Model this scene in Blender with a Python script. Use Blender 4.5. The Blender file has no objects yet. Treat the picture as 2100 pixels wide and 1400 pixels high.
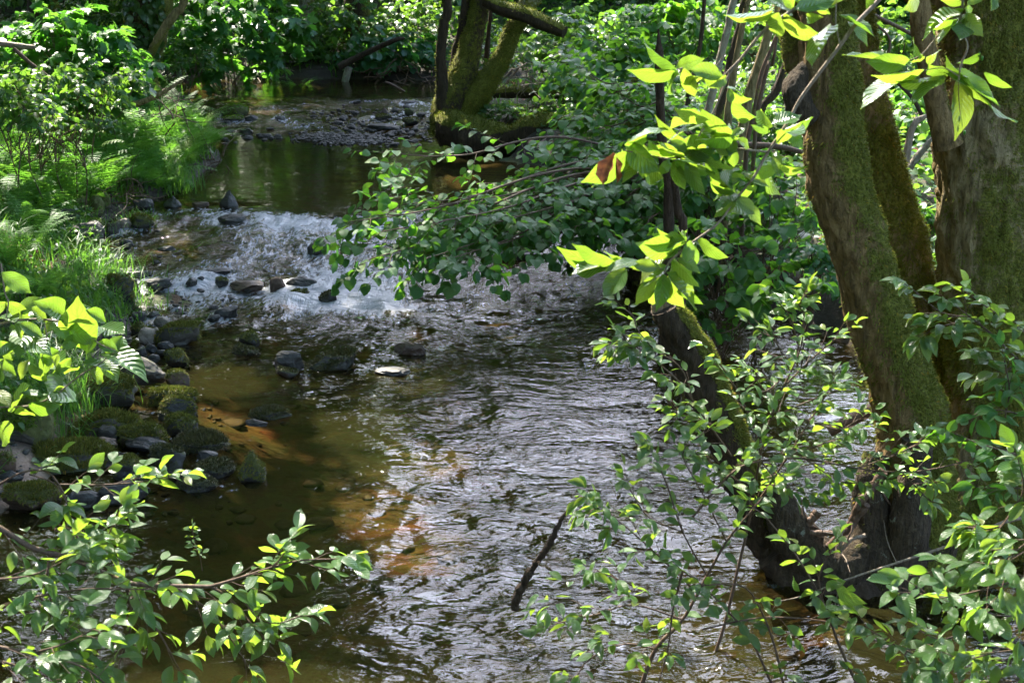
import bpy, bmesh, math
import numpy as np

# ---------------------------------------------------------------- camera, sky, sun
C = bpy.context.scene
CAMZ, PITCH, F = 2.6, math.radians(18), 2625.0      # focal length in photograph pixels (2100 wide)
cam_d = bpy.data.cameras.new("camera"); cam = bpy.data.objects.new("camera", cam_d)
C.collection.objects.link(cam); C.camera = cam
cam.location = (0, 0, CAMZ); cam.rotation_euler = (math.radians(90) - PITCH, 0, 0)
cam_d.sensor_width = 36; cam_d.lens = 45; cam_d.clip_start = 0.05; cam_d.clip_end = 500
cam_d.dof.use_dof = True; cam_d.dof.focus_distance = 6.5; cam_d.dof.aperture_fstop = 11

SUN_AZ, SUN_EL = math.radians(-27), math.radians(50)      # azimuth measured from +Y towards +X
SUN = np.array([math.sin(SUN_AZ)*math.cos(SUN_EL), math.cos(SUN_AZ)*math.cos(SUN_EL), math.sin(SUN_EL)])
W_ = bpy.data.worlds.new("World"); C.world = W_; W_.use_nodes = True
nt = W_.node_tree; bg = nt.nodes["Background"]
sky = nt.nodes.new("ShaderNodeTexSky"); sky.sky_type = 'NISHITA'; sky.sun_disc = False
sky.sun_elevation = SUN_EL; sky.sun_rotation = SUN_AZ; sky.air_density = 1.2; sky.dust_density = 1.5; sky.ozone_density = 1.5
wc = nt.nodes.new("ShaderNodeTexCoord"); wn = nt.nodes.new("ShaderNodeTexNoise"); wn.inputs['Scale'].default_value = 2.4; wn.inputs['Detail'].default_value = 6
nt.links.new(wc.outputs['Generated'], wn.inputs['Vector'])
wr = nt.nodes.new("ShaderNodeValToRGB"); wr.color_ramp.elements[0].position = .36; wr.color_ramp.elements[1].position = .60; nt.links.new(wn.outputs[0], wr.inputs[0])
wm = nt.nodes.new("ShaderNodeMix"); wm.data_type = 'RGBA'; wm.inputs[7].default_value = (12.6, 12.8, 15.2, 1)      # thin bright cloud
wsx = nt.nodes.new("ShaderNodeSeparateXYZ"); nt.links.new(wc.outputs['Generated'], wsx.inputs[0])      # unseen cloud added ahead only, shaped to brighten water reflections, fill behind kept dim
wmr = nt.nodes.new("ShaderNodeMapRange"); wmr.inputs[1].default_value = .35; wmr.inputs[2].default_value = .75; nt.links.new(wsx.outputs[1], wmr.inputs[0])
wmu = nt.nodes.new("ShaderNodeMath"); wmu.operation = 'MULTIPLY'; nt.links.new(wr.outputs[0], wmu.inputs[0]); nt.links.new(wmr.outputs[0], wmu.inputs[1])
nt.links.new(wmu.outputs[0], wm.inputs[0]); nt.links.new(sky.outputs[0], wm.inputs[6]); nt.links.new(wm.outputs[2], bg.inputs[0])
bg.inputs[1].default_value = 0.15
sl = bpy.data.lights.new("sun", 'SUN'); sl.energy = 4.0; sl.angle = math.radians(0.55); sl.color = (1, 0.93, 0.8)
so = bpy.data.objects.new("sun", sl); C.collection.objects.link(so)
from mathutils import Vector
so.rotation_euler = Vector(tuple(SUN)).to_track_quat('Z', 'Y').to_euler(); so.location = (-8, 15, 25)
C.view_settings.view_transform = 'Standard'; C.view_settings.look = 'None'
C.view_settings.exposure = 2.65; C.view_settings.gamma = 1
C.render.engine = 'CYCLES'
cy = C.cycles
cy.max_bounces = 8; cy.diffuse_bounces = 3; cy.glossy_bounces = 3; cy.transmission_bounces = 4
cy.transparent_max_bounces = 10; cy.use_denoising = True
cy.caustics_reflective = False; cy.caustics_refractive = False; cy.sample_clamp_indirect = 4.0
cy.use_adaptive_sampling = True; cy.adaptive_threshold = 0.02

rng = np.random.default_rng(11)
PI = math.pi

# ---------------------------------------------------------------- noise
def _hash(ix, iy, iz, s):
    h = (ix*374761393 + iy*668265263 + iz*2147483647 + s*1274126177) & 0xffffffff
    h = ((h ^ (h >> 13))*1274126177) & 0xffffffff
    return ((h ^ (h >> 16)) & 0xffffff)/float(0xffffff)
def noise(p, s=0):
    p = np.asarray(p, float); i = np.floor(p).astype(np.int64); f = p - i; u = f*f*f*(f*(f*6-15)+10)
    r = 0
    for dx in (0, 1):
        wx = u[:, 0] if dx else 1-u[:, 0]
        for dy in (0, 1):
            wy = u[:, 1] if dy else 1-u[:, 1]
            for dz in (0, 1):
                wz = u[:, 2] if dz else 1-u[:, 2]
                r = r + wx*wy*wz*_hash(i[:, 0]+dx, i[:, 1]+dy, i[:, 2]+dz, s)
    return r*2-1
def fbm(p, o=4, s=0, g=0.5):
    p = np.asarray(p, float); a = 1; t = 0; r = 0
    for k in range(o):
        r = r + a*noise(p*(2.03**k) + 17.3*k, s+k); t += a; a *= g
    return r/t*1.6
def ss(a, b, x):
    t = np.clip((np.asarray(x, float)-a)/(b-a), 0, 1); return t*t*(3-2*t)

# ---------------------------------------------------------------- pixel -> world
FW = np.array([0, math.cos(PITCH), -math.sin(PITCH)]); UP = np.array([0, math.sin(PITCH), math.cos(PITCH)])
RT = np.array([1., 0, 0]); CAM = np.array([0, 0, CAMZ])
def ray(px, py): return FW + RT*((px-1050)/F) - UP*((py-700)/F)
def at(px, py, Y):
    d = ray(px, py); return CAM + d*(Y/d[1])
def wl(y):                                                   # water level upstream
    return 0.22*ss(8.3, 11.3, y) + 0.18*ss(14.3, 17.2, y)
def onz(px, py, fz=wl):
    d = ray(px, py); z = 0.0
    for _ in range(12):
        t = (z-CAMZ)/d[2]; y = CAM[1]+d[1]*t; z = float(fz(y))
    return CAM + d*t
def depth(p): return float(np.dot(np.asarray(p)-CAM, FW))
def px2m(w, p): return w*depth(p)/F

# ---------------------------------------------------------------- mesh accumulator
class Acc:
    def __init__(s): s.v = []; s.q = []; s.t = []; s.a = []; s.m = []; s.n = 0
    def add(s, V, Q=None, T=None, luv=None, moss=None):
        V = np.asarray(V, np.float32).reshape(-1, 3)
        if Q is not None and len(Q): s.q.append(np.asarray(Q, np.int32)+s.n)
        if T is not None and len(T): s.t.append(np.asarray(T, np.int32)+s.n)
        s.v.append(V)
        s.a.append(np.zeros((len(V), 3), np.float32) if luv is None else np.asarray(luv, np.float32))
        s.m.append(np.zeros(len(V), np.float32) if moss is None else np.broadcast_to(np.asarray(moss, np.float32), (len(V),)))
        s.n += len(V)
    def data(s, name, mat, smooth=True):
        me = bpy.data.meshes.new(name)
        V = np.concatenate(s.v) if s.v else np.zeros((0, 3), np.float32)
        q = np.concatenate(s.q).ravel() if s.q else np.zeros(0, np.int32)
        t = np.concatenate(s.t).ravel() if s.t else np.zeros(0, np.int32)
        me.vertices.add(len(V)); me.vertices.foreach_set("co", V.ravel())
        nq, ntr = len(q)//4, len(t)//3
        me.loops.add(len(q)+len(t)); me.loops.foreach_set("vertex_index", np.concatenate([q, t]).astype(np.int32))
        me.polygons.add(nq+ntr)
        me.polygons.foreach_set("loop_start", np.concatenate([np.arange(nq)*4, nq*4+np.arange(ntr)*3]).astype(np.int32))
        me.polygons.foreach_set("use_smooth", np.full(nq+ntr, smooth))
        at_ = me.attributes.new("luv", 'FLOAT_VECTOR', 'POINT'); at_.data.foreach_set("vector", np.concatenate(s.a).ravel())
        at_ = me.attributes.new("moss", 'FLOAT', 'POINT'); at_.data.foreach_set("value", np.concatenate(s.m).astype(np.float32).ravel())
        me.materials.append(mat); me.update(calc_edges=True); me.validate()
        return me
    def build(s, name, mat, parent=None, smooth=True, origin=None):
        if origin is not None:
            o3 = np.asarray(origin, np.float32); s.v = [v-o3 for v in s.v]
        o = bpy.data.objects.new(name, s.data(name, mat, smooth)); C.collection.objects.link(o)
        if origin is not None and parent is None: o.location = tuple(origin)
        if parent is not None: o.parent = parent
        return o
def tag(o, label=None, cat=None, group=None, kind=None):
    if label: o["label"] = label
    if cat: o["category"] = cat
    if group: o["group"] = group
    if kind: o["kind"] = kind
    return o
def empty(name, loc, label, cat, group=None):
    o = bpy.data.objects.new(name, None); C.collection.objects.link(o); o.location = tuple(loc)
    o.empty_display_size = 0.1
    return tag(o, label, cat, group)
def nrm(v):
    v = np.asarray(v, float); return v/np.maximum(np.linalg.norm(v, axis=-1, keepdims=True), 1e-9)

def spline(P, n):
    P = np.asarray(P, float)
    if len(P) == 2: return P[0]+(P[1]-P[0])*np.linspace(0, 1, n)[:, None]
    Q = np.vstack([2*P[0]-P[1], P, 2*P[-1]-P[-2]]); L = np.r_[0, np.cumsum(np.linalg.norm(np.diff(P[:, :3], axis=0), axis=1))]
    u = np.linspace(0, L[-1]*0.999999, n); k = np.clip(np.searchsorted(L, u, side='right')-1, 0, len(P)-2)
    t = ((u-L[k])/(L[k+1]-L[k]))[:, None]; a, b, c, d = Q[k], Q[k+1], Q[k+2], Q[k+3]
    return 0.5*((2*b)+(c-a)*t+(2*a-5*b+4*c-d)*t*t+(3*b-3*c+d-a)*t**3)

def tube(acc, P, R, sides=6, moss=0.0, rnd=None, cap=True, disp=None, cut=False):
    """P (n,3), R (n,), parallel-transport tube; disp(V, N, u, l) -> offset along the normal"""
    P = np.asarray(P, float); n = len(P); R = np.broadcast_to(np.asarray(R, float), (n,))
    T = np.gradient(P, axis=0); T = nrm(T)
    ref = np.array([0, 0, 1.]) if abs(T[0, 2]) < 0.9 else np.array([0, 1., 0])
    X = np.zeros((n, 3)); x = nrm(np.cross(ref, T[0]))
    for i in range(n):
        x = nrm(x - T[i]*np.dot(x, T[i])); X[i] = x
    Y = np.cross(T, X)
    a = np.linspace(0, 2*PI, sides, endpoint=False)
    N = X[:, None]*np.cos(a)[None, :, None] + Y[:, None]*np.sin(a)[None, :, None]
    L = np.r_[0, np.cumsum(np.linalg.norm(np.diff(P, axis=0), axis=1))]
    V = P[:, None] + N*R[:, None, None]
    Vf = V.reshape(-1, 3); Nf = N.reshape(-1, 3)
    if disp is not None: Vf = Vf + Nf*disp(Vf, Nf)[:, None]
    i = np.arange(n-1)[:, None]*sides; j = np.arange(sides)[None]; j2 = (j+1) % sides
    Q = np.stack([i+j, i+j2, i+sides+j2, i+sides+j], -1).reshape(-1, 4)
    luv = np.stack([np.tile(a/(2*PI), n), np.repeat(L, sides), np.full(n*sides, rng.random() if rnd is None else rnd)], -1)
    mo = moss(Vf, Nf) if callable(moss) else moss
    T3 = None
    acc.add(Vf, Q, luv=luv, moss=mo)
    if cap:
        for k, e in ((0, P[0]), (n-1, P[-1])):
            Vr = Vf[k*sides:(k+1)*sides]; jj = np.arange(sides)
            acc.add(np.vstack([Vr, Vr.mean(0)]), T=np.stack([jj, (jj+1) % sides, np.full(sides, sides)], -1),
                    luv=np.tile([0.5, L[k], 2.0 if cut else .3], (sides+1, 1)), moss=0)
    return Vf, Nf, R

# ---------------------------------------------------------------- leaves
def leaf_tpl(wf, n, cols=2, fold=0.25, bend=0.3, wave=0.0, serr=0.0, twist=0.0):
    V = []; U = []
    for i in range(n+1):
        v = i/n; w = max(wf(v), 0.004)
        if serr and 0 < i < n: w *= 1+serr*(1 if i % 2 else -1)
        for c in range(cols+1):
            u = -1+2*c/cols
            x = u*w; z = fold*abs(x) + wave*math.sin(v*15+u*2)*abs(u)
            y = v; z2 = z - bend*v*v
            tw = twist*v; x2 = x*math.cos(tw)-z2*0; z3 = z2 + x*math.sin(tw)
            V.append((x2, y - abs(u)*0.04*(1-v), z3)); U.append((u, v))
    Q = [[i*(cols+1)+c, i*(cols+1)+c+1, (i+1)*(cols+1)+c+1, (i+1)*(cols+1)+c] for i in range(n) for c in range(cols)]
    return np.array(V), np.array(Q), np.array(U)
w_cherry = lambda v: float(np.interp(v, [0, .04, .12, .25, .4, .55, .68, .78, .87, .94, 1], [.015, .05, .13, .215, .262, .272, .245, .19, .105, .038, .0]))
w_hazel = lambda v: (0.46*math.sin(PI*v**0.8)**0.62)*(1 if v < .8 else max(0, 1-(v-.8)*2.6)) if 0 < v < 1 else 0.0
w_oval = lambda v: 0.38*math.sin(PI*v**0.9)**0.75 if 0 < v < 1 else 0.0
CH_N = [leaf_tpl(w_cherry, 14, 4, f, b, wv, 0.0, t) for f, b, wv, t in
        ((.35, .15, .012, .1), (.15, .35, .018, -.3), (.5, .05, .014, .35), (.2, .55, .012, 0), (.3, -.1, .02, -.2), (.6, .4, .02, .5), (.1, .25, .025, -.6))]
CH_M = [leaf_tpl(w_cherry, 8, 2, f, b, 0, 0, t) for f, b, t in ((.35, .2, .1), (.1, .4, -.3), (.5, .05, .3), (.25, .55, 0), (.7, .3, .6), (.2, -.15, -.5))]
HZ = [leaf_tpl(w_hazel, 9, 2, f, b, 0.01, 0.05, t) for f, b, t in ((.25, .15, .1), (.1, .4, -.2), (.35, .25, .25))]
OV = [leaf_tpl(w_oval, 4, 2, f, b, 0, 0, t) for f, b, t in ((.3, .2, 0), (.1, .4, .3), (.4, .1, -.3))]
CR = [leaf_tpl(w_oval, 2, 2, f, b, 0, 0, t) for f, b, t in ((.3, .2, 0), (.1, .4, .3))]
def maple_tpl(bend=0.2):
    R = [(0, 0), (.16, -.10), (.40, -.06), (.34, .10), (.56, .22), (.50, .34), (.66, .52), (.44, .52), (.36, .50), (.22, .56), (.26, .74), (.12, .78), (0, 1.02)]
    pts = R + [(-x, y) for x, y in R[::-1][1:-1]]
    V = [(0, .36, 0)]+[(x, y, -bend*(y*y+x*x*.8)+.03*(k % 2)) for k, (x, y) in enumerate(pts)]
    n = len(pts); T = [[0, 1+k, 1+(k+1) % n] for k in range(n)]
    return np.array(V), np.array(T), np.array([(x, y) for x, y, _ in V])
MP = [maple_tpl(b) for b in (.1, .3, .5)]

class Leaves:
    def __init__(s): s.p = []; s.d = []; s.n = []; s.s = []
    def one(s, p, d, n, size): s.p.append(p); s.d.append(d); s.n.append(n); s.s.append(size)
    def many(s, P, D, N, S): s.p.extend(P); s.d.extend(D); s.n.extend(N); s.s.extend(S)
    def emit(s, acc, tpls, wid=1.0, keep=None, seed=0):
        if not s.p: return
        P, D, N, S = map(np.asarray, (s.p, s.d, s.n, s.s))
        D = nrm(D); N = nrm(N - D*np.sum(N*D, 1, keepdims=True)); X = np.cross(D, N)
        r = np.random.default_rng(seed+len(P)); which = r.integers(0, len(tpls), len(P)); rnd = r.random(len(P))
        Wd = (wid if np.ndim(wid) else np.full(len(P), wid))*r.uniform(.88, 1.12, len(P))
        for k, (TV, TQ, TU) in enumerate(tpls):
            m = which == k
            if not m.any(): continue
            sc = S[m][:, None, None]
            L = TV[None]*np.stack([Wd[m], np.ones(m.sum()), np.ones(m.sum())], -1)[:, None]
            V = P[m][:, None] + sc*(L[..., 0:1]*X[m][:, None]+L[..., 1:2]*D[m][:, None]+L[..., 2:3]*N[m][:, None])
            kk = len(TV); Q = (TQ[None]+(np.arange(m.sum())*kk)[:, None, None]).reshape(-1, TQ.shape[1])
            luv = np.concatenate([np.broadcast_to(TU[None], (m.sum(), kk, 2)), np.broadcast_to(rnd[m][:, None, None], (m.sum(), kk, 1))], -1).reshape(-1, 3)
            if TQ.shape[1] == 4: acc.add(V.reshape(-1, 3), Q, luv=luv)
            else: acc.add(V.reshape(-1, 3), T=Q, luv=luv)

UPV = np.array([0, 0, 1.])
def twig(br, lv, P0, d0, length, size, r=0.002, gap=0.045, droop=0.25, flat=0.35, r_=rng, both=False):
    """one leafy twig: a thin curved stem with alternate leaves"""
    n = max(3, int(length/gap)); d = nrm(d0); p = np.array(P0, float); pts = [p.copy()]; step = length/n
    side = nrm(np.cross(d, UPV)+1e-6)
    for i in range(n):
        d = nrm(d + r_.normal(0, .10, 3) - UPV*droop*step*1.2); p = p + d*step; pts.append(p.copy())
        sgn = 1 if i % 2 else -1
        side = nrm(np.cross(d, UPV)+1e-6)
        ld = nrm(d*r_.uniform(.3, .9) + side*sgn*r_.uniform(.6, 1.1) - UPV*r_.uniform(-.1, .6))
        ln = nrm(UPV + r_.normal(0, flat, 3))
        if i > 0 or length < .2:
            lv.one(p + ld*0.012, ld, ln, size*r_.uniform(.65, 1.15))
    lv.one(p, nrm(d-UPV*.2), nrm(UPV+r_.normal(0, flat, 3)), size*r_.uniform(.7, 1.05))
    if br is not None: tube(br, spline(pts, max(4, n)), np.linspace(r, r*.5, max(4, n)), 4, cap=False)
    return p
def branch(br, lv, pts, r0, size, every=0.10, tl=(.15, .4), droop=0.25, flat=0.35, start=0.15, r_=rng, gap=0.045, spread=1.0, lift=0.1):
    """main curve + alternate side twigs; pts are world points"""
    pts = np.asarray(pts, float); L = np.linalg.norm(np.diff(pts, axis=0), axis=1).sum(); n = max(8, int(L/.04))
    S = spline(pts, n); S[1:-1] += r_.normal(0, 0.003, (n-2, 3))
    tube(br, S, np.linspace(r0, r0*.35, n), 6, cap=False)
    T = nrm(np.gradient(S, axis=0)); u = start*L; k = 0
    while u < L:
        i = min(n-1, int(u/L*(n-1))); d = T[i]; side = nrm(np.cross(d, UPV)+1e-6)*(1 if k % 2 else -1)
        dd = nrm(d*r_.uniform(.5, 1.0)+side*spread*r_.uniform(.4, 1.1)+UPV*r_.normal(lift, .3))
        twig(br, lv, S[i], dd, r_.uniform(*tl)*(1.1-.5*u/L), size, r=max(.0012, r0*.3), gap=gap, droop=droop, flat=flat, r_=r_)
        u += every*r_.uniform(.6, 1.4); k += 1
    twig(br, lv, S[-1], T[-1], tl[0], size, r=max(.001, r0*.3), gap=gap, droop=droop, flat=flat, r_=r_)

# ---------------------------------------------------------------- materials
def new_mat(name):
    m = bpy.data.materials.new(name); m.use_nodes = True; nt = m.node_tree; nt.nodes.clear()
    return m, nt, nt.nodes, nt.links
def nd(nt, t, **k):
    n = nt.nodes.new(t)
    for a, b in k.items():
        if a.startswith('i_'):
            key = a[2:]; key = int(key) if key.isdigit() else key.replace('_', ' ')
            n.inputs[key].default_value = b
        else: setattr(n, a, b)
    return n
def ramp(nt, fac, stops):
    r = nt.nodes.new("ShaderNodeValToRGB"); e = r.color_ramp.elements
    while len(e) < len(stops): e.new(0.5)
    for el, (p, c) in zip(e, stops): el.position = p; el.color = (*c, 1) if len(c) == 3 else c
    nt.links.new(fac, r.inputs[0]); return r.outputs[0]
def mixc(nt, fac, a, b, t='MIX'):
    m = nt.nodes.new("ShaderNodeMix"); m.data_type = 'RGBA'; m.blend_type = t
    for s, v in ((0, fac), (6, a), (7, b)):
        if isinstance(v, (int, float)): m.inputs[s].default_value = v
        elif isinstance(v, tuple): m.inputs[s].default_value = (*v, 1)
        else: nt.links.new(v, m.inputs[s])
    return m.outputs[2]
def mth(nt, op, a, b=0.0, c=0.0, clamp=False):
    m = nt.nodes.new("ShaderNodeMath"); m.operation = op; m.use_clamp = clamp
    for s, v in ((0, a), (1, b), (2, c)):
        if isinstance(v, (int, float)): m.inputs[s].default_value = v
        else: nt.links.new(v, m.inputs[s])
    return m.outputs[0]
def attr(nt, name): 
    a = nt.nodes.new("ShaderNodeAttribute"); a.attribute_name = name; return a
def ntex(nt, vec, scale, detail=4, rough=.55, dist=0.0):
    n = nt.nodes.new("ShaderNodeTexNoise"); n.inputs['Scale'].default_value = scale
    n.inputs['Detail'].default_value = detail; n.inputs['Roughness'].default_value = rough; n.inputs['Distortion'].default_value = dist
    if vec is not None: nt.links.new(vec, n.inputs['Vector'])
    return n.outputs[0]
def geo_pos(nt): return nt.nodes.new("ShaderNodeNewGeometry").outputs['Position']
def obj_pos(nt): return nt.nodes.new("ShaderNodeTexCoord").outputs['Object']

def leaf_mat(name, c1, c2, tr, rough=0.42, mixf=0.45, veins=True, spots=0.0, spec=0.5):
    """c1..c2 range of top colours, tr the light the blade lets through"""
    m, nt, N, L = new_mat(name); out = nd(nt, "ShaderNodeOutputMaterial")
    a = attr(nt, "luv"); sep = nd(nt, "ShaderNodeSeparateXYZ"); L.new(a.outputs['Vector'], sep.inputs[0])
    u, v, r = sep.outputs
    col = ramp(nt, r, [(0, c1), (.5, tuple((x+y)/2 for x, y in zip(c1, c2))), (.93, c2), (1, (c2[0]*2.2, c2[1]*1.15, c2[2]))])
    trc = mixc(nt, r, tr, tuple(min(1, x*y) for x, y in zip(tr, (.6, .82, .7))))
    blot = ramp(nt, ntex(nt, obj_pos(nt), 48, 4, .7), [(.66, (0, 0, 0)), (.72, (1, 1, 1))])
    col = mixc(nt, mth(nt, 'MULTIPLY', blot, .55), col, (.11, .085, .025)); trc = mixc(nt, mth(nt, 'MULTIPLY', blot, .5), trc, (.16, .12, .02))
    nx = None
    if veins:
        au = mth(nt, 'ABSOLUTE', u); w = mth(nt, 'SUBTRACT', mth(nt, 'MULTIPLY', v, 58), mth(nt, 'MULTIPLY', au, 16))
        sv = mth(nt, 'SINE', w); vein = mth(nt, 'MAXIMUM', mth(nt, 'GREATER_THAN', sv, .93), mth(nt, 'LESS_THAN', au, .05))
        col = mixc(nt, mth(nt, 'MULTIPLY', vein, .45), col, (c2[0]*1.7+.02, c2[1]*1.5, c2[2]*1.6))
        trc = mixc(nt, mth(nt, 'MULTIPLY', vein, .6), trc, tuple(x*.45 for x in tr))
        bmp = nd(nt, "ShaderNodeBump", i_Strength=.5, i_Distance=.0025); L.new(sv, bmp.inputs['Height']); nx = bmp.outputs[0]
    bs = nd(nt, "ShaderNodeBsdfPrincipled", i_Roughness=rough); bs.inputs['Specular IOR Level'].default_value = spec
    tl = nd(nt, "ShaderNodeBsdfTranslucent"); L.new(col, bs.inputs['Base Color']); L.new(trc, tl.inputs[0])
    if nx: L.new(nx, bs.inputs['Normal'])
    mx = nd(nt, "ShaderNodeMixShader", i_0=mixf); L.new(bs.outputs[0], mx.inputs[1]); L.new(tl.outputs[0], mx.inputs[2])
    L.new(mx.outputs[0], out.inputs[0]); return m

M_CHERRY = leaf_mat('bird_cherry_leaf', (.03, .085, .025), (.065, .145, .035), (.34, .48, .04), .30, .46, spec=.7)
M_HAZEL = leaf_mat('hazel_leaf', (.020, .080, .020), (.045, .135, .028), (.24, .50, .03), .44, .42, spec=.4)
M_MAPLE = leaf_mat('maple_leaf', (.02, .08, .025), (.04, .13, .03), (.20, .48, .04), .45, .42, veins=False)
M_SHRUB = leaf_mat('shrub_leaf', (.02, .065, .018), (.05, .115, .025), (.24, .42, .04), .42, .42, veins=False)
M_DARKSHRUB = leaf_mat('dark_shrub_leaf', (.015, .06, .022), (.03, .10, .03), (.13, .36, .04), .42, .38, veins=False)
M_FERN = leaf_mat('fern_frond', (.04, .12, .02), (.08, .20, .03), (.30, .60, .06), .5, .42, veins=False, spec=.3)
M_GRASS = leaf_mat('grass_blade', (.025, .078, .012), (.065, .155, .025), (.20, .42, .04), .45, .42, veins=False, spec=.35)
M_CROWN = leaf_mat('canopy_leaf', (.02, .07, .015), (.05, .12, .02), (.20, .42, .03), .45, .4, veins=False)
M_IVY = leaf_mat('ivy_leaf', (.018, .055, .012), (.045, .10, .02), (.12, .25, .03), .35, .2, veins=False)
M_MOSSB = leaf_mat('moss_strand', (.055, .062, .010), (.16, .165, .026), (.22, .24, .03), .8, .3, veins=False, spec=.1)
M_MOSSD = leaf_mat('wet_moss_strand', (.020, .022, .007), (.06, .058, .014), (.09, .09, .02), .5, .25, veins=False, spec=.4)
M_MOSSG = leaf_mat('bright_moss_strand', (.055, .10, .010), (.12, .20, .02), (.25, .40, .03), .8, .35, veins=False, spec=.1)

def dead_mat():
    m, nt, N, L = new_mat('dead_leaf'); out = nd(nt, "ShaderNodeOutputMaterial")
    n = ntex(nt, obj_pos(nt), 60); c = ramp(nt, n, [(.3, (.09, .025, .008)), (.6, (.24, .075, .02)), (.8, (.38, .18, .06))])
    bs = nd(nt, "ShaderNodeBsdfPrincipled", i_Roughness=.7); L.new(c, bs.inputs['Base Color'])
    tl = nd(nt, "ShaderNodeBsdfTranslucent"); L.new(c, tl.inputs[0]); mx = nd(nt, "ShaderNodeMixShader", i_0=.4)
    L.new(bs.outputs[0], mx.inputs[1]); L.new(tl.outputs[0], mx.inputs[2]); L.new(mx.outputs[0], out.inputs[0]); return m
M_DEAD = dead_mat()

def bark_mat(name, dark, light, lichen=(.30, .33, .25), lic=0.0, mossc=((.075, .080, .010), (.30, .29, .04)), ridge=14., rough=.85, bump=.012, patch=None):
    m, nt, N, L = new_mat(name); out = nd(nt, "ShaderNodeOutputMaterial"); pos = obj_pos(nt)
    mp = nd(nt, "ShaderNodeMapping"); L.new(pos, mp.inputs[0]); mp.inputs['Scale'].default_value = (1, 1, .22)
    n1 = ntex(nt, mp.outputs[0], ridge*3, 6, .65, .6); n2 = ntex(nt, pos, 7, 5, .6); n3 = ntex(nt, pos, 90, 3, .6)
    base = mixc(nt, ramp(nt, n1, [(.32, (0, 0, 0)), (.66, (1, 1, 1))]), dark, light); base = mixc(nt, mth(nt, 'MULTIPLY', n2, .5), base, tuple(x*.5 for x in dark))
    if lic:
        lm = ramp(nt, ntex(nt, pos, 16, 5, .7, .3), [(.60-lic, (0, 0, 0)), (.66-lic, (1, 1, 1))]); base = mixc(nt, mth(nt, 'MULTIPLY', lm, .75), base, lichen)
    if patch:                                             # a lichen patch with a shape of its own
        for (c, r3) in patch:
            vs = nd(nt, "ShaderNodeVectorMath", operation='SUBTRACT'); L.new(geo_pos(nt), vs.inputs[0]); vs.inputs[1].default_value = tuple(c)
            dv = nd(nt, "ShaderNodeVectorMath", operation='DIVIDE'); L.new(vs.outputs[0], dv.inputs[0]); dv.inputs[1].default_value = r3
            ln = nd(nt, "ShaderNodeVectorMath", operation='LENGTH'); L.new(dv.outputs[0], ln.inputs[0])
            k = mth(nt, 'LESS_THAN', mth(nt, 'ADD', ln.outputs['Value'], mth(nt, 'MULTIPLY', ntex(nt, pos, 45, 4), .9)), 1.4)
            base = mixc(nt, k, base, (.55, .58, .50))
    ma = attr(nt, "moss").outputs['Fac']
    mk = ramp(nt, mth(nt, 'ADD', ma, mth(nt, 'MULTIPLY', mth(nt, 'SUBTRACT', ntex(nt, pos, 22, 5, .7), .5), 1.1)), [(.42, (0, 0, 0)), (.6, (1, 1, 1))])
    mc = mixc(nt, ramp(nt, n3, [(.35, (0, 0, 0)), (.62, (1, 1, 1))]), *mossc); mc = mixc(nt, ntex(nt, pos, 9, 3), mc, tuple(x*.6 for x in mossc[0]))
    col = mixc(nt, mk, base, mc)
    a = attr(nt, "luv"); sp = nd(nt, "ShaderNodeSeparateXYZ"); L.new(a.outputs['Vector'], sp.inputs[0])
    cut = mth(nt, 'GREATER_THAN', sp.outputs[2], 1.5)     # sawn or broken end grain
    col = mixc(nt, cut, col, (.22, .13, .06))
    bs = nd(nt, "ShaderNodeBsdfPrincipled", i_Roughness=rough); bs.inputs['Specular IOR Level'].default_value = .25
    L.new(col, bs.inputs['Base Color'])
    h = mth(nt, 'ADD', n1, mth(nt, 'MULTIPLY', n3, mth(nt, 'ADD', .35, mth(nt, 'MULTIPLY', mk, .6)))); b = nd(nt, "ShaderNodeBump", i_Strength=1.0, i_Distance=bump*2)
    L.new(h, b.inputs['Height']); L.new(b.outputs[0], bs.inputs['Normal']); L.new(bs.outputs[0], out.inputs[0]); return m
_wp = at(1742, 178, 4.78)
M_BARK = bark_mat('alder_bark', (.07, .045, .016), (.34, .22, .09), lic=.0, patch=[(_wp, (.028, .2, .085)), (at(1675, 213, 4.7), (.010, .2, .014))])
M_BARK2 = bark_mat('grey_alder_bark', (.09, .066, .027), (.38, .29, .14), lic=.0)
M_BARKW = bark_mat('wet_root_bark', (.028, .020, .011), (.125, .088, .05), lic=-.02, ridge=22, bump=.02)
M_BARKD = bark_mat('dark_bark', (.024, .016, .009), (.085, .056, .034), lic=-.1)
M_BARKP = bark_mat('pale_bark', (.10, .075, .055), (.40, .35, .27), lic=.08, ridge=6)
M_TWIG = bark_mat('twig_bark', (.06, .035, .022), (.16, .10, .065), ridge=40, bump=.002, rough=.6)
M_TWIGP = bark_mat('pale_twig_bark', (.14, .10, .07), (.36, .28, .21), ridge=40, bump=.002, rough=.6)
M_WOOD = bark_mat('bare_wood', (.10, .06, .03), (.42, .30, .16), ridge=20, bump=.01)

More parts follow.
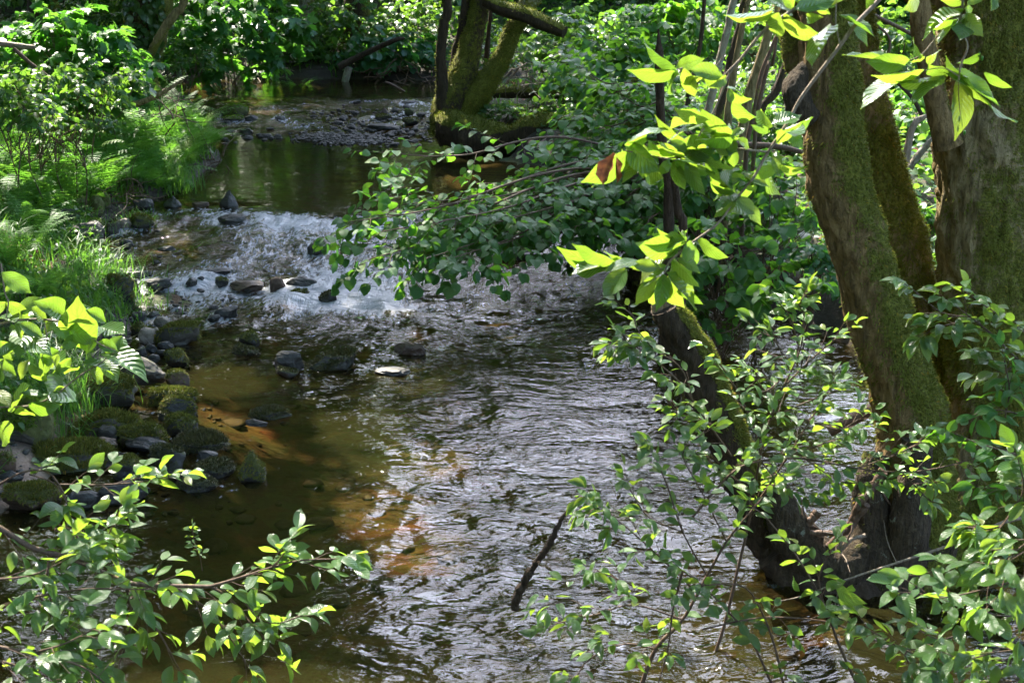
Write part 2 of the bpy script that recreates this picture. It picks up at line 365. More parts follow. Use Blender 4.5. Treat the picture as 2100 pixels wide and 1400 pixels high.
def stone_mat(name, dark, light, wetk=1.0, warm=None):
    m, nt, N, L = new_mat(name); out = nd(nt, "ShaderNodeOutputMaterial"); pos = obj_pos(nt)
    n1 = ntex(nt, pos, 9, 6, .65, .4); n2 = ntex(nt, pos, 60, 4, .6)
    c = mixc(nt, ramp(nt, n1, [(.3, (0, 0, 0)), (.7, (1, 1, 1))]), dark, light)
    c = mixc(nt, mth(nt, 'MULTIPLY', n2, .6), c, tuple(x*.35 for x in dark))
    a = attr(nt, "luv"); sp = nd(nt, "ShaderNodeSeparateXYZ"); L.new(a.outputs['Vector'], sp.inputs[0])
    wet = sp.outputs[1]                                    # 1 below the splash line of the stone
    ma = attr(nt, "moss").outputs['Fac']
    mk = ramp(nt, mth(nt, 'ADD', ma, mth(nt, 'MULTIPLY', mth(nt, 'SUBTRACT', ntex(nt, pos, 25, 5, .7), .5), .9)), [(.42, (0, 0, 0)), (.58, (1, 1, 1))])
    c = mixc(nt, mk, c, mixc(nt, n2, (.028, .032, .007), (.10, .105, .018)))
    c = mixc(nt, mth(nt, 'MULTIPLY', wet, .62), c, (.008, .007, .006))
    bs = nd(nt, "ShaderNodeBsdfPrincipled"); L.new(c, bs.inputs['Base Color'])
    rg = mth(nt, 'SUBTRACT', .75, mth(nt, 'MULTIPLY', wet, .36*wetk)); L.new(rg, bs.inputs['Roughness'])
    h = mth(nt, 'ADD', n1, mth(nt, 'MULTIPLY', n2, .35)); b = nd(nt, "ShaderNodeBump", i_Strength=.8, i_Distance=.02)
    L.new(h, b.inputs['Height']); L.new(b.outputs[0], bs.inputs['Normal']); L.new(bs.outputs[0], out.inputs[0]); return m
M_SDARK = stone_mat('wet_dark_stone', (.022, .020, .018), (.075, .068, .062))
M_SGREY = stone_mat('grey_stone', (.045, .038, .030), (.14, .12, .095))
M_MOSSS = leaf_mat('dull_moss_strand', (.042, .048, .010), (.14, .14, .026), (.16, .17, .03), .8, .28, veins=False, spec=.15)
M_SPALE = stone_mat('pale_stone', (.16, .12, .09), (.40, .33, .26))
M_SBROWN = stone_mat('brown_stone', (.06, .035, .022), (.17, .10, .065))
# ---------------------------------------------------------------- terrain
SHORE = [(-2.9,-8),(-2.9,0),(-2.65,3),(-2.55,5),(-2.3,5.7),(-2.35,6.4),(-2.6,7.2),(-2.5,8),(-2.8,9),(-3.35,10.2),(-3.3,11.2),(-3.0,12.2),(-3.1,13.5),(-3.7,15.7),
         (-4.8,18),(-5.6,19.1),(-4.5,19.5),(-1,19.4),(2,19.8),(8,20.6),(14,22),(14,19),(8,17.8),(3,17.3),(.6,16.9),(-.25,16.1),(-.55,15),(-.25,14.3),(.55,12.9),(.9,11),
         (1.1,10),(1.6,9),(2.2,8),(2.35,7),(2.4,5),(2.5,4),(2.7,2),(2.9,-8)]
def shore_d(x, y):
    """signed distance to the water's edge, positive on land"""
    x = np.asarray(x, float); y = np.asarray(y, float); best = np.full(x.shape, 1e9); ins = np.zeros(x.shape, bool)
    wob = 0.0
    S = SHORE
    for (x0, y0), (x1, y1) in zip(S, S[1:]+S[:1]):
        dx, dy = x1-x0, y1-y0; t = np.clip(((x-x0)*dx+(y-y0)*dy)/(dx*dx+dy*dy), 0, 1)
        best = np.minimum(best, (x-x0-t*dx)**2+(y-y0-t*dy)**2)
        c = (y0 > y) != (y1 > y)
        if dy != 0: ins ^= c & (x < (x1-x0)*(y-y0)/dy+x0)
    d = np.sqrt(best); d = np.where(ins, -d, d)
    return d + 0.12*noise(np.stack([x*1.7, y*1.7, x*0], -1).reshape(-1, 3), 5).reshape(x.shape)
def terr(x, y, detail=True):
    x = np.atleast_1d(np.asarray(x, float)); y = np.atleast_1d(np.asarray(y, float)); d = shore_d(x, y); W = wl(y)
    cx = np.interp(y, [-8, 8, 12, 16, 19], [0, 0, -1.3, -2, -2.6])
    wL = 1-ss(-.8, .8, x-cx); wF = ss(18.6, 19.8, y)*ss(-6.5, -4.5, x)
    dp = np.maximum(d, 0)
    zl = .05*ss(0, .1, dp)+.38*np.minimum(dp, 2.2)+.30*np.maximum(dp-2.2, 0)
    zr = .28*ss(-.05, .22, dp)+.07*dp+.20*np.maximum(dp-6, 0)
    zf = .10*ss(0, .08, dp)+.22*dp
    z = zl*wL+zr*(1-wL); z = z*(1-wF)+zf*wF
    z = np.where(z > 6, 6+(z-6)*.45, z)
    rif = np.maximum(ss(7.6, 8.6, y)*(1-ss(11.0, 11.6, y)), ss(14.2, 14.8, y)*(1-ss(17.4, 18, y)))
    dm = .34-.24*rif
    bed = -(.02+dm*ss(0, 1.3, -d))
    p = np.stack([x, y, x*0], -1)
    n = fbm(p*0.9, 4, 3)
    if detail: n2 = fbm(p*5, 3, 9)
    else: n2 = 0
    z = np.where(d > 0, z+n*.09*np.clip(d*2, 0, 1.6)+n2*.035*np.clip(d*3, 0, 1), bed+n*.05*(1-.5*rif)+n2*.02)
    return W+z
def tz(x, y): return float(terr([x], [y])[0])
def ongr(px, py):
    """first point of the ground or water under a photograph pixel"""
    d = ray(px, py); t = np.linspace(2.2, 60, 1400)/d[1]; P = CAM+d*t[:, None]
    h = np.maximum(terr(P[:, 0], P[:, 1], False), wl(P[:, 1])); k = np.argmax(P[:, 2] < h)
    return P[k] if P[k, 2] < h[k] else P[-1]

def axis(a, b, s, lo, hi):
    c = list(np.arange(a, b, s)); g = s; v = b
    while v < hi: g *= 1.12; v += g; c.append(v)
    g = s; v = a; f = []
    while v > lo: g *= 1.12; v -= g; f.append(v)
    return np.array(f[::-1]+c)
gx = axis(-8, 7, .045, -75, 75); gy = axis(2.0, 21, .045, -30, 110)
GX, GY = np.meshgrid(gx, gy); gz = terr(GX.ravel(), GY.ravel()); gd = shore_d(GX.ravel(), GY.ravel())
nx, ny = len(gx), len(gy)
i = np.arange(ny-1)[:, None]*nx+np.arange(nx-1)[None]
Q = np.stack([i, i+1, i+nx+1, i+nx], -1).reshape(-1, 4)
a = Acc(); a.add(np.stack([GX.ravel(), GY.ravel(), gz], -1), Q, luv=np.stack([gd, gz-wl(GY.ravel()), gd*0], -1))
def ground_mat():
    m, nt, N, L = new_mat('ground'); out = nd(nt, "ShaderNodeOutputMaterial"); pos = geo_pos(nt)
    sp = nd(nt, "ShaderNodeSeparateXYZ"); L.new(attr(nt, "luv").outputs['Vector'], sp.inputs[0]); d = sp.outputs[0]
    sy_ = nd(nt, "ShaderNodeSeparateXYZ"); L.new(pos, sy_.inputs[0])
    n1 = ntex(nt, pos, 1.3, 5, .6, .5); n2 = ntex(nt, pos, 22, 6, .7); n3 = ntex(nt, pos, 5, 4)
    soil = ramp(nt, n2, [(.3, (.012, .008, .005)), (.55, (.045, .028, .016)), (.75, (.13, .08, .045))])
    green = ramp(nt, n2, [(.3, (.012, .022, .006)), (.7, (.05, .085, .018))])
    land = mixc(nt, ramp(nt, n3, [(.42, (0, 0, 0)), (.58, (1, 1, 1))]), soil, green)
    sand = ramp(nt, n2, [(.3, (.10, .065, .045)), (.7, (.26, .19, .145))])
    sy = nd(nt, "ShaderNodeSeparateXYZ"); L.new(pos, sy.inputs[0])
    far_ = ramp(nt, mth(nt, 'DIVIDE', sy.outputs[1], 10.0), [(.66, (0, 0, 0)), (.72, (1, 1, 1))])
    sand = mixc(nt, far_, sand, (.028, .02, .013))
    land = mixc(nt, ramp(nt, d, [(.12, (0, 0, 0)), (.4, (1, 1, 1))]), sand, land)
    vt = nd(nt, "ShaderNodeTexVoronoi", i_Scale=9.0); L.new(pos, vt.inputs['Vector'])
    vt2 = nd(nt, "ShaderNodeTexVoronoi", i_Scale=26.0); L.new(pos, vt2.inputs['Vector'])
    algae = ramp(nt, mth(nt, 'ADD', n1, mth(nt, 'MULTIPLY', ramp(nt, mth(nt, 'DIVIDE', sy_.outputs[1], 20.0), [(.42, (0, 0, 0)), (.52, (1, 1, 1))]), .5)), [(.38, (0, 0, 0)), (.50, (1, 1, 1))])
    bedo = mixc(nt, n2, (.08, .042, .015), (.25, .135, .05)); bedg = mixc(nt, n2, (.026, .028, .008), (.105, .092, .028))
    bed = mixc(nt, algae, bedo, bedg); bed = mixc(nt, .5, bed, vt.outputs['Color'], 'MULTIPLY')
    bed = mixc(nt, mth(nt, 'MULTIPLY', ramp(nt, vt2.outputs['Distance'], [(.0, (1, 1, 1)), (.5, (0, 0, 0))]), .25), bed, (.02, .015, .008))
    c = mixc(nt, ramp(nt, mth(nt, 'ADD', d, .5), [(.47, (0, 0, 0)), (.53, (1, 1, 1))]), bed, land)
    bs = nd(nt, "ShaderNodeBsdfPrincipled", i_Roughness=.85); L.new(c, bs.inputs['Base Color'])
    b = nd(nt, "ShaderNodeBump", i_Strength=.8, i_Distance=.03); L.new(mth(nt, 'ADD', n2, mth(nt, 'MULTIPLY', vt.outputs['Distance'], .4)), b.inputs['Height'])
    L.new(b.outputs[0], bs.inputs['Normal']); L.new(bs.outputs[0], out.inputs[0]); return m
tag(a.build("ground", ground_mat()), kind='structure')

# ---------------------------------------------------------------- stones: positions first, the water parts round them
# (px of centre, py of the base, width px, height px, kind, label)
ST = [
 (466,429,54,37,'dark tri',"dark pyramid-shaped stone standing at the lip of the main riffle"),
 (290,431,48,22,'dark',"dark wet rock against the left bank under the overhanging twigs"),
 (350,428,50,22,'dark tri',"dark wedge stone with small falls on either side, left of the pyramid stone"),
 (408,428,40,9,'brown flat',"low brown slab between the wedge stone and the pyramid stone"),
 (477,464,66,22,'dark',"wet hump with water sliding round it just below the pyramid stone"),
 (285,472,58,30,'mossy grass',"mossy stone with a tuft of grass at the head of the left shore"),
 (252,475,40,20,'pale',"small sunlit pale stone beside the grass-topped stone"),
 (230,484,36,22,'grey',"small grey stone left of the sunlit pale one"),
 (178,502,82,44,'grey',"big rounded grey stone in the left bank below the bright moss cushion"),
 (190,478,50,30,'bright',"bright green moss cushion stone above the big rounded grey one"),
 (122,462,84,40,'grey slab',"long angular grey slab lying tilted in the grass of the left bank"),
 (158,432,44,26,'bright',"moss covered stone under the ferns at the head of the grey slab"),
 (194,444,38,34,'bright',"tall moss covered stone at the water side of the ferns"),
 (213,428,30,26,'bright',"small round moss covered stone nearest the dark undercut bank"),
 (183,518,62,24,'bright',"low moss cushion stone directly below the big rounded grey stone"),
 (256,512,34,14,'dark',"small black stone alone in the shallows off the left bank"),
 (228,534,36,15,'dark',"black stone at the tip of the front fern"),
 (340,519,46,8,'dark flat',"barely awash dark stone with a smooth bulge of water over it"),
 (246,566,62,14,'dark flat',"flat dark slab at the left end of the stony ledge"),
 (285,572,50,13,'dark flat',"second flat dark slab of the stony ledge, against the first"),
 (240,622,66,56,'mossy',"large sloping boulder with olive moss leaning out of the left bank"),
 (270,604,34,28,'dark',"dark stone tucked behind the sloping mossy boulder"),
 (318,603,62,24,'dark',"wide wet black stone below the stony ledge with a fall at its right"),
 (391,590,28,12,'dark',"small black stone between two falls in the ledge"),
 (442,571,76,13,'dark flat',"long narrow dark slab across the flow in mid ledge"),
 (412,580,20,9,'dark',"pebble sized dark stone behind the small black stone"),
 (451,591,32,17,'mossy',"small stone with an olive moss top below the long narrow slab"),
 (502,600,80,19,'brown',"broad brown stone with white water pouring over it"),
 (568,606,34,30,'brown',"upright brown stone splitting the white water in mid stream"),
 (618,600,62,26,'dark slab',"dark slab leaning behind the pair of mossy stones in mid stream"),
 (609,617,48,17,'mossy',"low mossy stone in front of the leaning dark slab"),
 (673,625,44,25,'mossy dark',"dark mossy stone right of the leaning slab at the brightest foam"),
 (649,525,44,20,'dark',"stone with a cap of sliding water in the upper riffle near the hanging leaves"),
 (292,643,46,9,'brown flat',"flat sunlit brown stone at the water's edge below the sloping boulder"),
 (283,660,42,17,'dark',"dark stone at the edge of the grass above the pale round ones"),
 (314,659,32,14,'dark',"small dark stone beside the smooth side fall"),
 (329,669,34,13,'pale',"small pale domed stone behind the block-shaped mossy boulder"),
 (462,653,50,19,'dark slab',"black square-cornered block in the fast water"),
 (436,661,30,12,'dark',"small dark stone left of the black square-cornered block"),
 (355,710,96,42,'mossy block',"block-shaped boulder with a flat moss top at the left shore"),
 (301,706,38,28,'pale',"smooth pale brown stone at the left foot of the block-shaped boulder"),
 (318,704,22,24,'pale',"smooth tan stone squeezed against the block-shaped boulder"),
 (284,692,38,26,'mossy',"mossy stone at the grass edge behind the smooth pale brown stone"),
 (309,726,26,12,'dark',"small slate grey stone under the pale brown stone"),
 (339,722,34,14,'dark slab',"flat slate stone in front of the block-shaped boulder"),
 (330,732,24,10,'dark',"small black stone before the flat slate stone"),
 (288,738,28,22,'dark',"rounded black stone below the slate grey one"),
 (313,746,30,12,'dark',"low wet black stone right of the rounded black one"),
 (360,757,54,32,'mossy',"moss tuft stone standing alone in the orange shallows"),
 (510,712,50,26,'mossy',"moss-topped stone below the riffle, behind the low black one"),
 (500,732,68,17,'mossy dark',"low black stone with clinging moss below the riffle"),
 (590,767,74,38,'dark slab',"angular grey-black stone, bare top, left of the long mossy stone"),
 (587,776,54,20,'mossy dark',"mossy skirt stone at the foot of the angular grey-black one"),
 (683,764,98,38,'mossy dark',"long mossy boulder in mid stream right of the angular stone"),
 (805,774,78,12,'dark flat',"flat dark stone alone right of the long mossy boulder"),
 (838,734,70,24,'brown flat',"brownish stone washed by the current under thin water"),
 (278,800,138,62,'greenslab',"large slanted boulder dusted with green, resting across its neighbours"),
 (222,840,120,60,'mossy',"wide moss-haired boulder under the large slanted one"),
 (361,806,50,40,'mossy brown',"brown moss-capped stone at the low end of the large slanted boulder"),
 (353,836,106,33,'mossy',"long moss-haired stone below the brown moss-capped one"),
 (367,858,76,40,'mossy',"round moss-haired stone in front of the long moss-haired one"),
 (339,868,54,16,'mossy dark',"low dark mossy stone left of the round moss-haired one"),
 (361,897,82,40,'mossy',"green-topped mossy stone below the low dark one"),
 (203,908,138,50,'mossy',"wide mossy boulder behind the reddish stone on the sand bar"),
 (221,912,44,34,'grey',"small grey wedge stone leaning on the wide mossy boulder"),
 (287,918,106,40,'mossy brown',"brown-green mossy boulder right of the grey wedge stone"),
 (200,930,76,26,'brown',"smooth reddish stone on the sand in front of the wide mossy boulder"),
 (292,934,110,27,'dark slab',"dark notched slab in front of the brown-green boulder"),
 (409,932,142,30,'mossy dark',"broad low stone with black moss strands reaching into the stream"),
 (421,948,52,13,'dark flat',"small dark stone awash in front of the broad low one"),
 (141,976,168,54,'mossy',"very wide moss-covered boulder nearest the sand patch"),
 (246,950,64,16,'dark flat',"dark slate lying between the notched slab and the wide boulders"),
 (334,990,106,58,'mossy dark',"tall dark mossy boulder at the outer end of the stone group"),
 (264,994,82,48,'mossy',"mossy boulder squeezed behind the leafy sprig"),
 (437,990,86,32,'mossy dark',"low dark mossy stone left of the pointed one"),
 (514,997,80,60,'mossy tri',"pointed mossy stone with a twig stuck in its tip"),
 (400,1018,84,30,'mossy dark',"ragged dark mossy stone nearest the viewer in open water"),
 (250,1036,108,42,'dark slab',"wet black angular rock below the leafy sprig"),
 (168,1044,70,30,'dark slab',"low grey wet rock left of the black angular rock"),
 (60,1056,116,50,'mossy brown',"brown mossy rock in the lower left behind the foreground leaves"),
 (20,1006,52,20,'dark slab',"dark slate at the left edge of the sand patch"),
 (48,918,112,84,'mossy bright',"big overhanging boulder with thick moss at the left edge"),
 (8,986,46,42,'mossy brown',"small mossy rock on the sand at the left edge of the picture"),
 (550,866,100,19,'mossy dark',"flat black stone trailing a line of foam in the calm water"),
 (526,880,52,9,'dark flat',"stone just breaking the surface below the foam-trailing one"),
 (166,756,48,26,'dark',"dark stone in the wet hollow behind the large-leaved branch"),
 (203,764,44,24,'dark',"round dark stone right of the one in the wet hollow"),
 (166,792,46,22,'dark',"black stone in the puddle above the wide moss-haired boulder"),
 (212,780,26,12,'grey',"small grey stone glistening above the slanted boulder"),
 (183,790,30,20,'dark',"small black stone right of the one in the puddle"),
 (478,241,56,26,'bright',"large green mossy boulder in the far riffle"),
 (478,249,44,10,'bright',"low green mossy stone in front of the far mossy boulder"),
 (515,249,28,10,'dark',"dark stone at the right foot of the far mossy boulder"),
 (505,277,27,14,'dark',"angular dark stone alone at the lower edge of the far riffle"),
 (573,251,24,10,'dark',"dark stone with a little fall in the left of the far riffle"),
 (839,238,20,12,'bright',"small bright green moss ball among the far pebbles"),
 (841,257,36,14,'mossy',"olive mossy stone near the overhanging tree in the far riffle"),
 (787,236,22,15,'brown tri',"reddish pointed stone among the far pebbles"),
 (785,246,36,10,'mossy',"flat mossy stone below the reddish pointed one"),
 (782,269,74,13,'dark',"long dark stone lying across the gravel of the far riffle"),
 (841,215,42,8,'dark flat',"long low stone against the right end of the far pool"),
 (1052,540,116,26,'dark slab',"black squared ledge stone in the fast water right of the hanging leaves"),
 (1112,472,32,17,'dark',"round black stone glimpsed between leaves in the upper riffle"),
 (1160,485,66,20,'dark slab',"dark block under the arching hazel near the right bank"),
 (1277,505,42,18,'dark',"dark stone at the foot of the right bank stump"),
 (1240,470,36,16,'dark',"wet stone in the shade right of the dark block"),
 (1165,548,10,12,'dark tri',"tiny dark point sticking out of the water right of the ledge stone"),
]
def ico(sub):
    bm = bmesh.new(); bmesh.ops.create_icosphere(bm, subdivisions=sub, radius=1)
    V = np.array([v.co[:] for v in bm.verts]); T = np.array([[v.index for v in f.verts] for f in bm.faces]); bm.free(); return V, T
ICO = {k: ico(k) for k in (2, 3, 4, 5)}
def stone_geo(size, kind, seed, sub=4):
    U, T = ICO[sub]; r = np.random.default_rng(seed); p = U.copy()
    e = .55 if 'block' in kind else (.75 if 'slab' in kind else .9)
    p = np.sign(p)*np.abs(p)**e
    ncut = 13 if ('dark' in kind or 'slab' in kind or 'grey' in kind or 'tri' in kind or 'block' in kind) else 8
    if 'pale' in kind or 'bright' in kind: ncut = 1
    for _ in range(ncut):
        n = nrm(r.normal(0, 1, 3)*(1, 1, .7)); h = r.uniform(.62, .92); s = p@n-h; p = p-np.outer(np.clip(s, 0, None), n)*.92
    if 'tri' in kind:
        k = np.clip((p[:, 2]+.3)/1.3, 0, 1); p[:, :2] *= (1-.82*k)[:, None]; p[:, 2] = np.where(p[:, 2] > 0, p[:, 2]*1.15, p[:, 2])
        p[:, 0] += .12*k
    p = p*(1+.16*fbm(U*1.3+seed, 3, seed)[:, None])+.035*fbm(U*4+seed, 4, seed+3)[:, None]*U
    if 'greenslab' in kind or kind == 'grey slab':
        p[:, 2] *= .75
    return p*np.asarray(size)/2, T
def tri_normals(P, T):
    n = np.cross(P[T[:, 1]]-P[T[:, 0]], P[T[:, 2]]-P[T[:, 0]]); N = np.zeros_like(P)
    for k in range(3): np.add.at(N, T[:, k], n)
    return nrm(N), np.linalg.norm(n, axis=1)/2, n
def fuzz(acc, V, T, dens, ln, wd, weight, droop=.8, rs=None, maxn=60000):
    """short moss strands on a triangulated surface; weight(V,N)->0..1 where they grow"""
    rs = rs or rng; N, A, n = tri_normals(V, T); tot = A.sum(); k = int(min(maxn, dens*tot))
    if k < 3: return
    f = rs.choice(len(T), k, p=A/tot); u = rs.random((k, 2)); s = np.sqrt(u[:, 0:1]); w = np.hstack([1-s, s*(1-u[:, 1:2]), s*u[:, 1:2]])
    P = (V[T[f]]*w[:, :, None]).sum(1); Nn = nrm((N[T[f]]*w[:, :, None]).sum(1)); keep = rs.random(k) < weight(P, Nn)
    P = P[keep]; Nn = Nn[keep]; k = len(P)
    if not k: return
    tang = nrm(np.cross(Nn, rs.normal(0, 1, (k, 3)))); l = ln*rs.uniform(.5, 1.4, (k, 1))
    d = nrm(Nn+.8*tang*rs.random((k, 1))-UPV*droop*(1-np.abs(Nn[:, 2:3])))
    tip = P+d*l-UPV*l*droop*.4*(1-Nn[:, 2:3].clip(0)); mid = P+d*l*.55+Nn*l*.1; b = np.cross(nrm(tip-P), Nn); b = nrm(b+1e-6)*wd
    V4 = np.stack([P-b-Nn*.003, P+b-Nn*.003, mid+b*.8, tip, mid-b*.8], 1).reshape(-1, 3); i0 = np.arange(k)[:, None]*5
    rn = rs.random(k).repeat(5)
    acc.add(V4, Q=i0+np.array([[0, 1, 2, 4]]), T=i0+np.array([[4, 2, 3]]), luv=np.stack([rn*0, rn*0+.5, rn], -1))
STP = []
def make_stone(px, py, w, h, kind, label, seed):
    c = ongr(px, py); s = depth(c)/F; W = w*s; H = h*s*1.12
    land = shore_d(np.array([c[0]]), np.array([c[1]]))[0] > 0.05
    D = W*(.58 if w > 100 else .66)
    if 'slab' in kind or 'flat' in kind: D = W*.5
    if kind.endswith('tri'): D = W*.75
    H = h*s*1.12; H = (max(.45*H, H-.20*D)/.76+.02) if not kind.endswith('tri') else (H-.12*D)/.80
    r = np.random.default_rng(seed)
    V, T = stone_geo((W*.97, D*1.0, H), kind, seed, 5 if w > 60 else (4 if w > 25 else 3))
    if 'tri' not in kind: rz = r.uniform(-.35, .35)
    else: rz = 0
    cs, sn = math.cos(rz), math.sin(rz); V = V@np.array([[cs, sn, 0], [-sn, cs, 0], [0, 0, 1]])
    tilt = .30 if kind == 'greenslab' else (.28 if kind == 'grey slab' else r.uniform(-.06, .06))
    ct, st = math.cos(tilt), math.sin(tilt); V = V@np.array([[ct, 0, -st], [0, 1, 0], [st, 0, ct]])
    base = c.copy(); base[1] += D*.45
    base[2] = max(wl(base[1]), tz(base[0], base[1]) if land else -9)
    off = .27*H if not kind.endswith('tri') else .22*H
    if kind == 'greenslab': off = H*.42
    V[:, 2] += off
    N, _, _ = tri_normals(V, T)
    zz = V[:, 2]; nse = fbm(V*9+seed, 3, 2)
    wet = 0.75*(1-ss(.03, .09, zz+nse*.03)) if not land else .15*(1-ss(0, .05, zz))
    if 'dark' in kind and not land: wet = np.maximum(wet, .45)
    mo = 0
    if 'mossy' in kind: mo = .72*ss(.05, .6, N[:, 2]+nse*.3)
    if 'bright' in kind: mo = .95*ss(-.5, .1, N[:, 2])
    if kind == 'greenslab': mo = .48*ss(.0, .8, N[:, 2]+nse*.5)
    if kind == 'grey slab' or kind == 'grey': mo = .3*ss(.3, 1, N[:, 2]+nse*.6)
    if kind == 'mossy grass': mo = .9*ss(-.3, .3, N[:, 2])
    mat = M_SDARK if 'dark' in kind else (M_SPALE if 'pale' in kind else (M_SBROWN if 'brown' in kind else M_SGREY))
    if kind in ('mossy', 'mossy tri', 'mossy grass', 'mossy block'): mat = M_SGREY if w > 90 or 'block' in kind else M_SDARK
    a = Acc(); a.add(V, T=T, luv=np.stack([zz*0, wet+zz*0, zz*0], -1), moss=mo)
    o = a.build("mossy_stone" if ('mossy' in kind or 'bright' in kind) else "stone", mat)
    o.location = tuple(base); tag(o, label, "stone")
    if 'mossy' in kind or 'bright' in kind:
        f = Acc(); wet_ = 'dark' in kind; K = 0.8 if 'bright' in kind and 'mossy' not in kind else 1.5
        px_ = s*2
        ln = max(.007, min(.016, W*.045))*K
        if 'mossy' not in kind: ln = min(ln, .014)
        fuzz(f, V, T, min(52000, 70000*(.006/max(.003, px_*1.3))**2), ln, max(.0014, px_*.42),
             lambda P, n: ss(.0, .55, n[:, 2]+fbm(P*8+seed, 2, 4)*.5)*(P[:, 2] > .012), droop=1.0 if 'bright' not in kind else .3, rs=r)
        if 'grass' in kind:
            pass
        m_ = M_MOSSG if 'bright' in kind else (M_MOSSD if wet_ else M_MOSSS)
        if f.n: f.build("moss", m_, o)
    if not land: STP.append((base[0], base[1], W*.5, D*.5, h*s))
    return o
for k, (px, py, w, h, kd, lb) in enumerate(ST): make_stone(px, py, w, h, kd, lb, 100+k)

# many small look-alike stones of the far riffle: each its own object, one shared label
protos = []
for k in range(6):
    V, T = stone_geo((1, .75, .5), 'dark flat', 900+k, 3); n_, _, _ = tri_normals(V, T)
    a = Acc(); a.add(V, T=T, luv=np.tile([0, .5, 0], (len(V), 1)), moss=0); protos.append(a.data("stone", M_SDARK))
rs = np.random.default_rng(5)
GRP = "small dark stones scattered over the far riffle"
def small(px, py, wpx, label, grp):
    c = onz(px, py); s = wpx*depth(c)/F; o = bpy.data.objects.new("stone", protos[rs.integers(6)]); C.collection.objects.link(o)
    o.location = (c[0], c[1], wl(c[1])+s*rs.uniform(-.02, .08)); o.scale = (s, s*rs.uniform(.8, 1.4), s*rs.uniform(.6, 1.1)); o.rotation_euler = (rs.normal(0, .1), rs.normal(0, .1), rs.uniform(0, 6.28))
    tag(o, label, "stone", grp); return o
for _ in range(105):
    y = rs.choice([rs.uniform(262, 300), rs.uniform(205, 290)]); x = rs.uniform(460+max(0, 230-y), 895) if rs.random() < .55 else rs.uniform(680, 900)
    small(x, y, rs.uniform(8, 26)*(1 if y > 240 else .8), "small dark wet stone scattered in the far riffle", GRP)
for _ in range(34):
    x = rs.choice([rs.uniform(180, 330), rs.uniform(350, 560)]); y = rs.uniform(440, 650)
    if x > 350: y = rs.uniform(560, 650)
    small(x, y, rs.uniform(8, 20), "small dark stone among the larger stones of the main riffle", "small dark stones of the main riffle")
# the gravel bar: nobody could count it
g = Acc(); U, T = ICO[2]
for _ in range(1000):
    x = rs.normal(695, 48); y = rs.normal(286+(x-690)*.045, 5)
    if rs.random() < .28: x = rs.uniform(620, 890); y = rs.uniform(225, 292)
    c = onz(x, y); s = rs.uniform(4, 11)*depth(c)/F*.5; R = rs.uniform(.6, 1, 3)*[1, 1.2, .5]
    V = np.sign(U)*np.abs(U)**.8*(1+.25*fbm(U*1.5+rs.uniform(0, 99), 2, 7)[:, None])*R*s; an = rs.uniform(0, 6.28); cs, sn = math.cos(an), math.sin(an)
    hump = .035*math.exp(-((x-695)/75)**2-((y-285)/9)**2)
    V = V@np.array([[cs, sn, 0], [-sn, cs, 0], [0, 0, 1]])+c+[0, 0, hump*rs.uniform(.2, 1.2)]
    g.add(V, T=T, luv=np.tile([0, .55, 0], (len(V), 1)))
for _ in range(230):
    x = rs.uniform(-2.3, 1.9); y = rs.uniform(4.0, 8.2)
    if shore_d(np.array([x]), np.array([y]))[0] > -.05: continue
    s = rs.uniform(.02, .075)*rs.uniform(.5, 1); V = U*(1+.25*fbm(U*1.5+rs.uniform(0, 99), 2, 7)[:, None])*s*rs.uniform(.6, 1, 3)*[1.4, 1.4, .5]
    g.add(V+[x, y, tz(x, y)+s*.1], T=T, luv=np.tile([0, .3, 0], (len(V), 1)), moss=0)
for _ in range(2600):                                   # pebbles of the left shore and of the bed
    x = rs.uniform(-3.0, -1.3); y = rs.uniform(5.3, 9.4)
    d = shore_d(np.array([x]), np.array([y]))[0]
    if d > .3 or rs.random() < abs(d)*1.1: continue
    s = rs.uniform(.008, .03)*rs.uniform(.5, 1); V = U*(1+.25*fbm(U*1.5+rs.uniform(0, 99), 2, 7)[:, None])*s*rs.uniform(.6, 1, 3)*[1.2, 1.2, .7]
    g.add(V+[x, y, tz(x, y)+s*.2], T=T, luv=np.tile([0, .4, 0], (len(V), 1)))
tag(g.build("gravel", M_SDARK), "bed of small dark wet gravel in the far riffle and along the shore", "gravel", kind='stuff')

# ---------------------------------------------------------------- water
NY, NX = 760, 560
ys = 2.0*np.exp(np.linspace(0, math.log(22.5/2.0), NY)); us = np.linspace(-1, 1, NX)
WX = us[None]*(.52*ys[:, None]+1.6); WY = np.repeat(ys[:, None], NX, 1)
wx, wy = WX.ravel(), WY.ravel(); sd = shore_d(wx, wy)
rif = np.maximum(ss(-.35, .55, wy-8.4+.30*np.clip(wx+.4, 0, 1.4)+.25*noise(np.stack([wx, wx*0, wx*0], -1), 1))*(1-ss(10.9, 11.35, wy+.25*noise(np.stack([wx*1.3, wx*0, wx*0], -1), 8))),
                 .75*ss(14.9, 15.4, wy)*(1-ss(17.0, 17.6, wy)))
xt = -.35-1.5*ss(6.1, 7.6, wy); run = (1-ss(8.2, 9.0, wy))*ss(-.7, .7, wx-xt+.45*noise(np.stack([wx*.8, wy*.8, wx*0], -1), 4))*(1-.35*ss(6.5, 7.5, wy))*(1-.92*ss(.75, 1.5, wx)*ss(5.7, 6.4, wy))
p2 = np.stack([wx, wy, wx*0], -1); st = np.array([1, .5, 1])
q = p2 + .25*np.stack([noise(p2*1.2, 21), noise(p2*1.2, 22), wx*0], -1)
big = fbm(q*[1.4, 1.0, 1], 3, 31); med = fbm(q*[5, 3.2, 1], 3, 32); ridg = 1-np.abs(noise(q*[3.2, 2.0, 1], 33))*2
near = fbm(q*[8, 11, 1], 3, 34); fine = noise(q*[20, 24, 1], 35)
